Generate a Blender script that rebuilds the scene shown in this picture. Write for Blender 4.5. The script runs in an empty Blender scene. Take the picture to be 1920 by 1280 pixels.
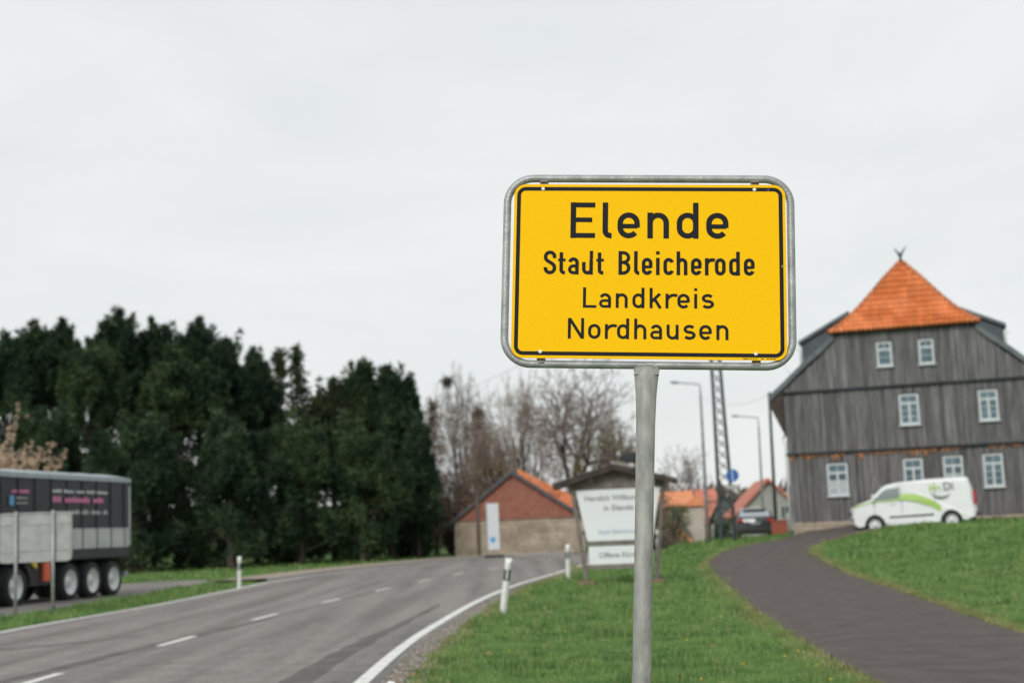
import bpy, math, random
import numpy as np
from mathutils import Vector, Matrix, Euler
R = math.radians
random.seed(7)
rng = np.random.default_rng(7)
scn = bpy.context.scene
COL = scn.collection
# ------------------------------------------------------------------ camera
F, CX, CY, EYE = 2667.0, 960.0, 640.0, 1.5
PITCH, ROLL = math.atan((991.5 - 640) / F), -0.04
cam = bpy.data.cameras.new('camera')
camo = bpy.data.objects.new('camera', cam)
COL.objects.link(camo)
camo.matrix_world = Matrix.Translation((0, 0, EYE)) @ Matrix.Rotation(math.pi / 2 + PITCH, 4, 'X') @ Matrix.Rotation(ROLL, 4, 'Z')
cam.sensor_width = 36.0
cam.lens = F / 1920 * 36
cam.clip_start, cam.clip_end = 0.1, 6000
cam.dof.use_dof = True
cam.dof.focus_distance = 5.2
cam.dof.aperture_fstop = 3.1
cam.dof.aperture_blades = 0
scn.camera = camo
CM = (Matrix.Rotation(math.pi / 2 + PITCH, 3, 'X') @ Matrix.Rotation(ROLL, 3, 'Z'))


def ray(px, py):
    return CM @ Vector(((px - CX) / F, -(py - CY) / F, -1))


def P(px, py, Y):
    """point on the sight line through a photo pixel, Y metres ahead"""
    d = ray(px, py)
    return Vector((0, 0, EYE)) + d * (Y / d.y)


def X_at(px, Y):
    return P(px, 991.5 - 0.04 * (px - 960), Y).x


def ZH(px, py, Y):
    return P(px, py, Y).z


# ------------------------------------------------------------------ light
w = bpy.data.worlds.new('World')
scn.world = w
w.use_nodes = True
nt = w.node_tree
nt.nodes.clear()
N = nt.nodes.new
L = nt.links.new
sky = N('ShaderNodeTexSky')
sky.sky_type = 'NISHITA'
sky.sun_disc = False
sky.sun_elevation = R(36)
sky.sun_rotation = R(200)
bg1 = N('ShaderNodeBackground')
bg1.inputs['Strength'].default_value = 0.1
L(sky.outputs[0], bg1.inputs['Color'])
tc = N('ShaderNodeTexCoord')
mp = N('ShaderNodeMapping')
mp.inputs['Scale'].default_value = (1.0, 1.0, 3.2)
L(tc.outputs['Generated'], mp.inputs['Vector'])
nz = N('ShaderNodeTexNoise')
nz.inputs['Scale'].default_value = 2.6
nz.inputs['Detail'].default_value = 7
nz.inputs['Roughness'].default_value = 0.56
nz.inputs['Distortion'].default_value = 0.35
L(mp.outputs[0], nz.inputs['Vector'])
cr = N('ShaderNodeValToRGB')
cr.color_ramp.elements[0].position = 0.3
cr.color_ramp.elements[0].color = (0.665, 0.695, 0.690, 1)
cr.color_ramp.elements[1].position = 0.68
cr.color_ramp.elements[1].color = (0.775, 0.790, 0.785, 1)
L(nz.outputs['Fac'], cr.inputs[0])
bg2 = N('ShaderNodeBackground')
bg2.inputs['Strength'].default_value = 1.0
L(cr.outputs[0], bg2.inputs['Color'])
mx = N('ShaderNodeMixShader')
mx.inputs[0].default_value = 0.95
L(bg1.outputs[0], mx.inputs[1])
L(bg2.outputs[0], mx.inputs[2])
out = N('ShaderNodeOutputWorld')
L(mx.outputs[0], out.inputs['Surface'])
sun = bpy.data.lights.new('sun', 'SUN')
sun.energy = 1.5
sun.angle = R(22)
sun.color = (1.0, 0.97, 0.93)
suno = bpy.data.objects.new('sun', sun)
COL.objects.link(suno)
# light comes from behind the camera, a little from the left
sd = Vector((-0.30, -0.78, 0.56)).normalized()
suno.rotation_euler = sd.to_track_quat('Z', 'Y').to_euler()
suno.location = (-20, -40, 60)
sky.sun_elevation = math.asin(sd.z)
sky.sun_rotation = math.atan2(sd.x, sd.y)
scn.view_settings.view_transform = 'Standard'
scn.view_settings.look = 'None'
scn.view_settings.gamma = 1
scn.view_settings.exposure = 0.22
scn.view_settings.use_curve_mapping = False
scn.render.engine = 'CYCLES'
scn.cycles.use_denoising = True
scn.cycles.max_bounces = 5
scn.cycles.transparent_max_bounces = 6


# ------------------------------------------------------------------ materials
def mat(name, col, rough=0.7, metal=0.0, var=0.0, nscale=8.0, col2=None, bump=0.0, bscale=40.0, stretch=(1, 1, 1),
        objvar=0.0, spec=0.5, clear=0.0, lo=0.35, hi=0.65, detail=6, trans=0.0):
    m = bpy.data.materials.new(name)
    m.use_nodes = True
    t = m.node_tree
    b = t.nodes['Principled BSDF']
    b.inputs['Roughness'].default_value = rough
    b.inputs['Metallic'].default_value = metal
    b.inputs['Specular IOR Level'].default_value = spec
    b.inputs['Coat Weight'].default_value = clear
    b.inputs['Transmission Weight'].default_value = trans
    c = (*col, 1)
    src = None
    if var or col2 or bump:
        tx = t.nodes.new('ShaderNodeTexCoord')
        ma = t.nodes.new('ShaderNodeMapping')
        ma.inputs['Scale'].default_value = stretch
        t.links.new(tx.outputs['Object'], ma.inputs['Vector'])
        if objvar:
            oi0 = t.nodes.new('ShaderNodeObjectInfo')
            mu = t.nodes.new('ShaderNodeMath')
            mu.operation = 'MULTIPLY'
            mu.inputs[1].default_value = 37.0
            t.links.new(oi0.outputs['Random'], mu.inputs[0])
            t.links.new(mu.outputs[0], ma.inputs['Location'])
    if var or col2:
        n = t.nodes.new('ShaderNodeTexNoise')
        n.inputs['Scale'].default_value = nscale
        n.inputs['Detail'].default_value = detail
        t.links.new(ma.outputs[0], n.inputs['Vector'])
        r = t.nodes.new('ShaderNodeValToRGB')
        r.color_ramp.elements[0].position = lo
        r.color_ramp.elements[1].position = hi
        c2 = col2 if col2 else tuple(x * (1 + var) for x in col)
        c1 = col if col2 else tuple(x * (1 - var) for x in col)
        r.color_ramp.elements[0].color = (*c1, 1)
        r.color_ramp.elements[1].color = (*c2, 1)
        t.links.new(n.outputs['Fac'], r.inputs[0])
        src = r.outputs[0]
    if objvar:
        oi = t.nodes.new('ShaderNodeObjectInfo')
        mr = t.nodes.new('ShaderNodeMapRange')
        mr.inputs['To Min'].default_value = 1 - objvar
        mr.inputs['To Max'].default_value = 1 + objvar
        t.links.new(oi.outputs['Random'], mr.inputs['Value'])
        hv = t.nodes.new('ShaderNodeHueSaturation')
        hv.inputs['Color'].default_value = c
        if src:
            t.links.new(src, hv.inputs['Color'])
        t.links.new(mr.outputs[0], hv.inputs['Value'])
        src = hv.outputs[0]
    if src:
        t.links.new(src, b.inputs['Base Color'])
    else:
        b.inputs['Base Color'].default_value = c
    if bump:
        n2 = t.nodes.new('ShaderNodeTexNoise')
        n2.inputs['Scale'].default_value = bscale
        n2.inputs['Detail'].default_value = 6
        t.links.new(ma.outputs[0], n2.inputs['Vector'])
        bp = t.nodes.new('ShaderNodeBump')
        bp.inputs['Strength'].default_value = bump
        bp.inputs['Distance'].default_value = 0.02
        t.links.new(n2.outputs['Fac'], bp.inputs['Height'])
        t.links.new(bp.outputs[0], b.inputs['Normal'])
    return m


def leaf_mat(name, c1, c2, c3=None, transl=.2, rough=.7, lo_=.6, hi_=1.4):
    m = mat(name, c1, rough, col2=c2, nscale=.7, lo=.4, hi=.6, spec=.15, detail=4)
    t = m.node_tree
    b = t.nodes['Principled BSDF']
    src = b.inputs['Base Color'].links[0].from_socket
    gi = t.nodes.new('ShaderNodeNewGeometry')
    mr = t.nodes.new('ShaderNodeMapRange')
    mr.inputs['To Min'].default_value = lo_
    mr.inputs['To Max'].default_value = hi_
    t.links.new(gi.outputs['Random Per Island'], mr.inputs['Value'])
    hv = t.nodes.new('ShaderNodeHueSaturation')
    t.links.new(src, hv.inputs['Color'])
    t.links.new(mr.outputs[0], hv.inputs['Value'])
    t.links.new(hv.outputs[0], b.inputs['Base Color'])
    if transl:
        tr = t.nodes.new('ShaderNodeBsdfTranslucent')
        t.links.new(hv.outputs[0], tr.inputs['Color'])
        ms = t.nodes.new('ShaderNodeMixShader')
        ms.inputs[0].default_value = transl
        o = t.nodes['Material Output']
        t.links.new(b.outputs[0], ms.inputs[1])
        t.links.new(tr.outputs[0], ms.inputs[2])
        t.links.new(ms.outputs[0], o.inputs['Surface'])
    return m



# ------------------------------------------------------------------ mesh builder
class MB:
    def __init__(s):
        s.v, s.f, s.mi = [], [], []
        s.m = 0

    def add(s, vs, fs):
        o = len(s.v)
        s.v += [tuple(v) for v in vs]
        s.f += [tuple(i + o for i in f) for f in fs]
        s.mi += [s.m] * len(fs)
        return s

    def box(s, c, d, M=None):
        x, y, z = d[0] / 2, d[1] / 2, d[2] / 2
        vs = [Vector((a * x, b * y, e * z)) for e in (-1, 1) for b in (-1, 1) for a in (-1, 1)]
        if M is not None:
            vs = [M @ v for v in vs]
        c = Vector(c)
        return s.add([v + c for v in vs], [(0, 2, 3, 1), (4, 5, 7, 6), (0, 1, 5, 4), (2, 6, 7, 3), (0, 4, 6, 2), (1, 3, 7, 5)])

    def span(s, a, b):
        return s.box([(a[i] + b[i]) / 2 for i in range(3)], [abs(b[i] - a[i]) for i in range(3)])

    def tube(s, pts, rad, n=8, closed=False, caps=True, sq=1.0):
        pts = [Vector(p) for p in pts]
        if not isinstance(rad, (list, tuple)):
            rad = [rad] * len(pts)
        k = len(pts)
        base = len(s.v)
        up = None
        vs = []
        for i, p in enumerate(pts):
            if closed:
                t = pts[(i + 1) % k] - pts[i - 1]
            else:
                t = pts[min(i + 1, k - 1)] - pts[max(i - 1, 0)]
            t.normalize()
            if up is None:
                up = Vector((0, 0, 1)) if abs(t.z) < 0.9 else Vector((0, 1, 0))
            a = t.cross(up)
            if a.length < 1e-4:
                a = t.cross(Vector((1, 0, 0)))
            a.normalize()
            b = a.cross(t).normalized()
            up = b
            for j in range(n):
                th = 2 * math.pi * j / n
                vs.append(p + a * (math.cos(th) * rad[i]) + b * (math.sin(th) * rad[i] * sq))
        fs = []
        for i in range(k if closed else k - 1):
            for j in range(n):
                i2 = (i + 1) % k
                fs.append((i * n + j, i * n + (j + 1) % n, i2 * n + (j + 1) % n, i2 * n + j))
        if caps and not closed:
            fs.append(tuple(range(n))[::-1])
            fs.append(tuple((k - 1) * n + j for j in range(n)))
        return s.add(vs, fs)

    def prism(s, poly, a, b, fn):
        """poly: list of 2D points; fn(u,v,w)->3D; extruded from w=a to w=b"""
        k = len(poly)
        vs = [fn(u, v, a) for u, v in poly] + [fn(u, v, b) for u, v in poly]
        fs = [tuple(range(k))[::-1], tuple(range(k, 2 * k))]
        fs += [(i, (i + 1) % k, k + (i + 1) % k, k + i) for i in range(k)]
        return s.add(vs, fs)

    def sheet(s, rows):
        """rows: list of equally long lists of 3D points"""
        n = len(rows[0])
        vs = [p for r in rows for p in r]
        fs = [(i * n + j, i * n + j + 1, (i + 1) * n + j + 1, (i + 1) * n + j) for i in range(len(rows) - 1) for j in range(n - 1)]
        return s.add(vs, fs)

    def mesh(s, name, mats, smooth=False):
        me = bpy.data.meshes.new(name)
        me.from_pydata(s.v, [], s.f)
        if not isinstance(mats, (list, tuple)):
            mats = [mats]
        for m in mats:
            me.materials.append(m)
        if len(mats) > 1:
            me.polygons.foreach_set('material_index', s.mi)
        if smooth:
            me.polygons.foreach_set('use_smooth', [True] * len(me.polygons))
        me.update()
        return me

    def build(s, name, mats, parent=None, smooth=False, bevel=0, bseg=2, recalc=True, loc=None, rot=None):
        me = s.mesh(name, mats, smooth)
        if recalc:
            import bmesh
            bm = bmesh.new()
            bm.from_mesh(me)
            bmesh.ops.recalc_face_normals(bm, faces=bm.faces)
            bm.to_mesh(me)
            bm.free()
        o = bpy.data.objects.new(name, me)
        COL.objects.link(o)
        if parent:
            o.parent = parent
        if loc is not None:
            o.location = loc
        if rot is not None:
            o.rotation_euler = rot
        if bevel:
            bv = o.modifiers.new('bevel', 'BEVEL')
            bv.width = bevel
            bv.segments = bseg
            bv.limit_method = 'ANGLE'
            bv.angle_limit = R(35)
        return o


def npmesh(name, V, Fa, m, parent=None, smooth=False, loc=None):
    """V (n,3), Fa (k,3) triangles"""
    me = bpy.data.meshes.new(name)
    V = np.asarray(V, dtype=np.float32)
    Fa = np.asarray(Fa, dtype=np.int32)
    me.vertices.add(len(V))
    me.vertices.foreach_set('co', V.ravel())
    me.loops.add(Fa.size)
    me.loops.foreach_set('vertex_index', Fa.ravel())
    me.polygons.add(len(Fa))
    me.polygons.foreach_set('loop_start', np.arange(0, Fa.size, 3, dtype=np.int32))
    me.update(calc_edges=True)
    me.materials.append(m)
    if smooth:
        me.polygons.foreach_set('use_smooth', [True] * len(Fa))
    o = bpy.data.objects.new(name, me)
    COL.objects.link(o)
    if parent:
        o.parent = parent
    if loc is not None:
        o.location = loc
    return o


def thing(name, label, cat, loc=(0, 0, 0), rz=0, group=None):
    o = bpy.data.objects.new(name, None)
    COL.objects.link(o)
    o.empty_display_size = 0.3
    o.location = loc
    o.rotation_euler = (0, 0, rz)
    return tag(o, label, cat, group)


def tag(o, label=None, cat=None, group=None, kind=None):
    if label: o['label'] = label
    if cat: o['category'] = cat
    if group: o['group'] = group
    if kind: o['kind'] = kind
    return o


def inst(src, parent, loc=(0, 0, 0), rot=(0, 0, 0), scale=(1, 1, 1)):
    c = src.copy()
    COL.objects.link(c)
    c.parent = parent
    c.location = loc
    c.rotation_euler = rot
    c.scale = scale
    return c


def copy_thing(root, loc, rz=0, label=None, group=None):
    r = root.copy()
    COL.objects.link(r)
    r.location = loc
    r.rotation_euler = (0, 0, rz)
    if label: r['label'] = label
    if group: r['group'] = group
    for ch in list(root.children):
        c = ch.copy()
        COL.objects.link(c)
        c.parent = r
        for g in ch.children:
            d = g.copy()
            COL.objects.link(d)
            d.parent = c
    return r


# ------------------------------------------------------------------ terrain
def ss(a, b, x):
    t = np.clip((x - a) / (b - a), 0, 1)
    return t * t * (3 - 2 * t)


def terr(x, y):
    x = np.asarray(x, dtype=float)
    y = np.asarray(y, dtype=float)
    z = 0.62 * ss(34, 58, y) * ss(4.5, 9, x) * (1 - 0.75 * ss(63, 78, y))
    z = z + 0.55 * ss(8.8, 15, x) * ss(24, 50, y) * (1 - ss(66, 80, y) * (1 - ss(17, 24, x)))
    z = z + 0.25 * ss(15, 40, x) * ss(20, 60, y)
    return z


def tz(x, y):
    return float(terr(x, y))


M_ground = mat('turf_soil', (0.05, 0.12, 0.025), 0.95, col2=(0.12, 0.19, 0.055), nscale=1.3, bump=0.6, bscale=30, spec=0.1)
xs = np.unique(np.concatenate([-np.geomspace(45, 2500, 22), np.arange(-44, 60.1, 0.8), np.geomspace(62, 2500, 22)]))
ys = np.unique(np.concatenate([-np.geomspace(12, 1500, 14), np.arange(-10, 130.1, 0.8), np.geomspace(133, 3500, 22)]))
GX, GY = np.meshgrid(xs, ys)
GZ = terr(GX, GY)
V = np.stack([GX, GY, GZ], -1).reshape(-1, 3)
nx, ny = len(xs), len(ys)
I, J = np.meshgrid(np.arange(nx - 1), np.arange(ny - 1))
a = (J * nx + I).ravel()
T = np.concatenate([np.stack([a, a + 1, a + nx + 1], 1), np.stack([a, a + nx + 1, a + nx], 1)])
g = npmesh('ground', V, T, M_ground, smooth=True)
tag(g, kind='structure')


def catmull(pts, n=8):
    pts = [Vector(p) for p in pts]
    o = []
    for i in range(len(pts) - 1):
        p0 = pts[max(i - 1, 0)]
        p1, p2 = pts[i], pts[i + 1]
        p3 = pts[min(i + 2, len(pts) - 1)]
        for k in range(n):
            t = k / n
            o.append(0.5 * ((2 * p1) + (p2 - p0) * t + (2 * p0 - 5 * p1 + 4 * p2 - p3) * t * t + (3 * p1 - p0 - 3 * p2 + p3) * t ** 3))
    o.append(pts[-1])
    return o


def ruled(name, left, right, m, dz, cols=6, n=8, jit=0.0):
    A, B = catmull(left, n), catmull(right, n)
    rows = []
    for p, q in zip(A, B):
        r = []
        for k in range(cols + 1):
            c = p.lerp(q, k / cols)
            if jit and k in (0, cols):
                c = c + Vector((random.uniform(-jit, jit), 0))
            r.append((c.x, c.y, tz(c.x, c.y) + dz))
        rows.append(r)
    o = MB().sheet(rows).build(name, m, recalc=False)
    return tag(o, kind='structure')


def offs(pts, d):
    """offset a 2D polyline to its left by d"""
    pts = [Vector(p) for p in pts]
    o = []
    for i, p in enumerate(pts):
        t = (pts[min(i + 1, len(pts) - 1)] - pts[max(i - 1, 0)]).normalized()
        o.append(p + Vector((-t.y, t.x)) * d)
    return o


def asphalt(name, c1, c2, streak=None, rough=0.85):
    m = mat(name, c1, rough, col2=c2, nscale=2.4, bump=0.5, bscale=120, spec=0.35)
    t = m.node_tree
    b = t.nodes['Principled BSDF']
    src = b.inputs['Base Color'].links[0].from_socket
    tx = t.nodes.new('ShaderNodeTexCoord')
    # fine stone grain
    n = t.nodes.new('ShaderNodeTexNoise')
    n.inputs['Scale'].default_value = 45
    n.inputs['Detail'].default_value = 3
    t.links.new(tx.outputs['Object'], n.inputs['Vector'])
    mr = t.nodes.new('ShaderNodeMapRange')
    mr.inputs['From Min'].default_value = 0.3
    mr.inputs['From Max'].default_value = 0.7
    mr.inputs['To Min'].default_value = 0.6
    mr.inputs['To Max'].default_value = 1.42
    t.links.new(n.outputs['Fac'], mr.inputs['Value'])
    hv = t.nodes.new('ShaderNodeHueSaturation')
    t.links.new(src, hv.inputs['Color'])
    t.links.new(mr.outputs[0], hv.inputs['Value'])
    last = hv.outputs[0]
    if streak:
        mp = t.nodes.new('ShaderNodeMapping')
        mp.inputs['Scale'].default_value = (1.1, 0.045, 1)
        mp.inputs['Rotation'].default_value = (0, 0, R(3))
        t.links.new(tx.outputs['Object'], mp.inputs['Vector'])
        n2 = t.nodes.new('ShaderNodeTexNoise')
        n2.inputs['Scale'].default_value = 1.3
        n2.inputs['Detail'].default_value = 5
        t.links.new(mp.outputs[0], n2.inputs['Vector'])
        r2 = t.nodes.new('ShaderNodeValToRGB')
        r2.color_ramp.elements[0].position = 0.36
        r2.color_ramp.elements[0].color = (streak, streak, streak, 1)
        r2.color_ramp.elements[1].position = 0.60
        r2.color_ramp.elements[1].color = (1.1, 1.08, 1.06, 1)
        t.links.new(n2.outputs['Fac'], r2.inputs[0])
        mm = t.nodes.new('ShaderNodeMix')
        mm.data_type = 'RGBA'
        mm.blend_type = 'MULTIPLY'
        mm.inputs[0].default_value = 1
        t.links.new(last, mm.inputs[6])
        t.links.new(r2.outputs[0], mm.inputs[7])
        last = mm.outputs[2]
    t.links.new(last, b.inputs['Base Color'])
    return m


M_road = asphalt('road_asphalt', (0.20, 0.185, 0.175), (0.25, 0.235, 0.225), streak=0.70)
M_path = asphalt('path_asphalt', (0.082, 0.067, 0.060), (0.112, 0.094, 0.086), rough=0.9)
M_line = mat('road_paint', (0.42, 0.41, 0.38), 0.65, col2=(0.74, 0.735, 0.70), nscale=7, lo=0.28, hi=0.50, detail=10)
M_soil = mat('verge_soil', (0.13, 0.10, 0.075), 0.95, col2=(0.24, 0.20, 0.15), nscale=5, bump=0.8, bscale=40)
M_dark_asph = asphalt('repair_asphalt', (0.10, 0.095, 0.09), (0.15, 0.14, 0.135))
RL = [(-9.9, -8), (-9.9, 5), (-9.85, 18), (-9.72, 27), (-9.45, 31), (-9.15, 36), (-9.05, 44), (-9.0, 51), (-8.0, 59), (-6.3, 66.5), (-2.6, 78), (3, 82), (12, 86.5), (34, 95)]
RR = [(-1.5, -8), (-1.5, 5), (-1.47, 15), (-1.38, 20.1), (-1.16, 24.5), (-0.8, 30.1), (-0.31, 35.5), (0.3, 40.5), (1.5, 48.3), (2.55, 55.7), (3.9, 61.5), (6.0, 67), (9.5, 72.5), (22, 81)]
ruled('road', RL, RR, M_road, 0.012, cols=14)
# soil shoulder on the near side, under the asphalt edge
ruled('road_shoulder', offs(RR, 0.15), offs(RR, -0.30), M_soil, 0.006, cols=3, jit=0.08)
# edge lines and centre dashes


def stripe(name, pts, wdt, dz):
    ruled(name, offs(pts, wdt / 2), offs(pts, -wdt / 2), M_line, dz, cols=1, n=10)


stripe('edge_line', offs(RR, 0.20)[:11], 0.16, 0.018)
stripe('edge_line', offs(RL, -0.25), 0.16, 0.018)
CLN = catmull([(-5.7, 4), (-5.55, 16.7), (-5.3, 22), (-4.95, 28.3), (-4.1, 37), (-2.63, 48.2), (-1.2, 56), (1.4, 64), (5.5, 71.5), (13, 79)], 24)


def along(poly, s0, s1, k=6):
    o, acc = [], 0
    for i in range(len(poly) - 1):
        d = (poly[i + 1] - poly[i]).length
        acc2 = acc + d
        for q in range(k):
            s = s0 + (s1 - s0) * q / (k - 1)
            if acc <= s < acc2:
                o.append(poly[i].lerp(poly[i + 1], (s - acc) / d))
        acc = acc2
    return o


s = 17.2 - 5.8 * 3
for q in range(10):
    s0 = s + 5.8 * q
    if s0 < 0.2:
        continue
    st = along(CLN, s0, s0 + 1.9, 4)
    if len(st) >= 2:
        stripe('lane_dash', st, 0.13, 0.018)
# long repaired strip with bitumen seam
ruled('repair_strip', [(-6.7, 8), (-6.05, 16.6), (-5.55, 21.6), (-5.08, 25.3), (-4.6, 31), (-3.9, 39)], [(-6.5, 8), (-5.8, 16.6), (-5.32, 21.6), (-4.92, 25.3), (-4.5, 31), (-3.85, 39)], M_dark_asph, 0.0145, cols=2, jit=0.04)
ruled('repair_strip', [(-2.75, 8), (-2.6, 14), (-2.45, 19), (-2.1, 24), (-1.75, 30)], [(-2.35, 8), (-2.22, 14), (-2.15, 19), (-1.95, 24), (-1.7, 30)], M_dark_asph, 0.0145, cols=2, jit=0.03)
ruled('repair_strip', [(-9.6, 20.4), (-8.4, 21.5), (-7.2, 22.6), (-6.3, 23.8)], [(-9.6, 20.1), (-8.4, 21.1), (-7.2, 22.25), (-6.3, 23.7)], M_dark_asph, 0.0145, cols=2, jit=0.05)
# far pavement with kerb, and lay-by
M_pave = mat('pavement_brick', (0.26, 0.20, 0.17), 0.9, col2=(0.36, 0.29, 0.24), nscale=3)
M_kerb = mat('kerb_concrete', (0.36, 0.35, 0.33), 0.9, var=0.2)
PL = RL[7:12]
A, B = catmull(offs(PL, 0.14)), catmull(offs(PL, 1.9))
rows = [[(p.x, p.y, tz(p.x, p.y) + 0.12), (q.x, q.y, tz(q.x, q.y) + 0.12), (q.x, q.y, tz(q.x, q.y) - 0.05)] for p, q in zip(A, B)]
tag(MB().sheet(rows).build('pavement', M_pave, recalc=False), kind='structure')
A2 = catmull(offs(PL, 0.0))
rows = [[(p.x, p.y, tz(p.x, p.y) - 0.02), (p.x, p.y, tz(p.x, p.y) + 0.125), (q.x, q.y, tz(q.x, q.y) + 0.125), (q.x, q.y, tz(q.x, q.y) - 0.02)] for p, q in zip(A2, A)]
tag(MB().sheet(rows).build('kerb', M_kerb, recalc=False), kind='structure')
ruled('lay_by', [(-17.5, 18), (-17, 30), (-16, 50), (-14.5, 58)], [(-12.1, 18), (-11.8, 30), (-11.0, 50), (-10.6, 55)], M_road, 0.010, cols=4)
# footpath on the right
PLft = [(3.0, -2), (3.02, 6), (3.16, 13.2), (3.38, 17.4), (3.85, 23.8), (4.65, 32.2), (5.71, 43.3), (6.26, 47.9), (7.03, 51.2), (8.15, 53.4), (10.2, 56.2)]
PRgt = [(5.7, -2), (5.75, 6), (5.85, 13), (6.01, 17.5), (6.76, 23.6), (7.8, 32), (9.0, 43.3), (9.45, 47.1), (10.24, 49.7), (11.86, 51.6), (13.6, 52.8)]
ruled('footpath', PLft, PRgt, M_path, 0.02, cols=6, n=24, jit=0.035)
ruled('yard_track', [(10.2, 56.2), (11.6, 60), (12.6, 67), (13.3, 74)], [(13.6, 52.8), (16, 54.2), (18.8, 56), (24, 55)], M_path, 0.014, cols=5)

# ------------------------------------------------------------------ grass


def interp_poly(poly, y):
    p = catmull(poly, 10)
    yy = np.array([q.y for q in p])
    xx = np.array([q.x for q in p])
    return np.interp(y, yy, xx)


def blades(pts, h, wd, lean=0.45):
    n = len(pts)
    ang = rng.uniform(0, 2 * np.pi, n)
    d = np.stack([np.cos(ang), np.sin(ang), np.zeros(n)], 1)
    hh = h * rng.uniform(0.5, 1.35, n)
    la = rng.uniform(0, 2 * np.pi, n)
    lv = np.stack([np.cos(la), np.sin(la), np.zeros(n)], 1) * (rng.uniform(0.1, 1.0, n) * lean * hh)[:, None]
    ww = wd * rng.uniform(0.6, 1.3, n)
    a = pts - d * (ww / 2)[:, None]
    b = pts + d * (ww / 2)[:, None]
    up = np.zeros((n, 3))
    up[:, 2] = hh
    m1 = pts + up * 0.6 + lv * 0.35 + d * (ww * 0.35)[:, None]
    m0 = pts + up * 0.6 + lv * 0.35 - d * (ww * 0.35)[:, None]
    c = pts + up + lv
    Vv = np.stack([a, b, m1, m0, c], 1).reshape(-1, 3)
    i = np.arange(n) * 5
    T = np.concatenate([np.stack([i, i + 1, i + 2], 1), np.stack([i, i + 2, i + 3], 1), np.stack([i + 3, i + 2, i + 4], 1)])
    return Vv, T


def grass_mat(name, c1, c2, c3):
    m = mat(name, c1, 0.65, col2=c2, nscale=1.5, lo=0.40, hi=0.60, spec=0.25, detail=9)
    t = m.node_tree
    b = t.nodes['Principled BSDF']
    src = b.inputs['Base Color'].links[0].from_socket
    gi = t.nodes.new('ShaderNodeNewGeometry')
    r = t.nodes.new('ShaderNodeValToRGB')
    r.color_ramp.elements[0].position = 0.55
    r.color_ramp.elements[0].color = (0, 0, 0, 1)
    r.color_ramp.elements[1].position = 1
    r.color_ramp.elements[1].color = (1, 1, 1, 1)
    t.links.new(gi.outputs['Random Per Island'], r.inputs[0])
    mm = t.nodes.new('ShaderNodeMix')
    mm.data_type = 'RGBA'
    t.links.new(r.outputs[0], mm.inputs[0])
    t.links.new(src, mm.inputs[6])
    mm.inputs[7].default_value = (*c3, 1)
    t.links.new(mm.outputs[2], b.inputs['Base Color'])
    b.inputs['Subsurface Weight'].default_value = 0.0
    tr = t.nodes.new('ShaderNodeBsdfTranslucent')
    t.links.new(mm.outputs[2], tr.inputs['Color'])
    ms = t.nodes.new('ShaderNodeMixShader')
    ms.inputs[0].default_value = 0.35
    o = t.nodes['Material Output']
    t.links.new(b.outputs[0], ms.inputs[1])
    t.links.new(tr.outputs[0], ms.inputs[2])
    t.links.new(ms.outputs[0], o.inputs['Surface'])
    return m


def visible(x, y, z=0):
    az = x / np.maximum(y, 0.1)
    return (np.abs(az) < 0.47)


def scatter(x0, x1, y0, y1, dens):
    n = int((x1 - x0) * (y1 - y0) * dens)
    x = rng.uniform(x0, x1, n)
    y = rng.uniform(y0, y1, n)
    k = visible(x, y)
    return x[k], y[k]


def grass_mask(x, y, edge=0.12):
    rr = interp_poly([(p[0] + 0.25, p[1]) for p in RR], y)
    rl = interp_poly(RL, y)
    pl, pr = interp_poly(PLft, y), interp_poly(PRgt, y)
    jit = rng.uniform(-0.1, 0.2, len(x)) + 0.08 * np.sin(y * 3.1) + 0.06 * np.sin(y * 7.7)
    onroad = (x > rl - 0.15) & (x < rr + jit + 0.05)
    onpath = (x > pl - edge + jit) & (x < pr + edge - jit) & (y < 58.0)
    lay = (x < -11.5) & (x > -17.5) & (y < 57)
    pav = (x > rl - 2.1) & (x < rl + 0.1) & (y > 50.5) & (x < 3)
    yard = (y > 54.2) & (x > 10.6)
    far = (y > 72) & (x > -4)
    return ~(onroad | onpath | lay | pav | yard | far)


M_grass = grass_mat('grass_blades', (0.054, 0.155, 0.036), (0.185, 0.33, 0.095), (0.38, 0.43, 0.19))
VV, TT, off = [], [], 0
for (x0, x1, y0, y1, dens, h, wd) in [(-3, 8, 9, 15, 1500, 0.055, 0.008), (-3, 10, 15, 21, 1000, 0.06, 0.010), (-16, 13, 21, 30, 420, 0.07, 0.016),
                                      (-22, 18, 30, 42, 190, 0.08, 0.026), (-26, 28, 42, 60, 90, 0.09, 0.045), (-30, 30, 60, 90, 25, 0.12, 0.08)]:
    x, y = scatter(x0, x1, y0, y1, dens)
    k = grass_mask(x, y)
    x, y = x[k], y[k]
    # clumpy height
    hm = 0.75 + 0.5 * (np.sin(x * 5.1 + np.sin(y * 3.3) * 2) * np.sin(y * 4.3 + np.cos(x * 2.7) * 2)) + 0.25 * np.sin(x * 1.3 + y * 0.9)
    hm = hm * np.where((np.sin(x * 2.3 + y * 1.7) * np.sin(y * 2.9 - x * 1.1)) > .45, 1.7, 1.0)
    p = np.stack([x, y, terr(x, y) - 0.005], 1)
    v, t = blades(p, h * np.clip(hm, 0.35, 2.2), wd)
    VV.append(v)
    TT.append(t + off)
    off += len(v)
gr = npmesh('grass', np.concatenate(VV), np.concatenate(TT), M_grass)
tag(gr, 'short bright green spring grass covering the verges and the bank', 'grass', kind='stuff')

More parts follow.
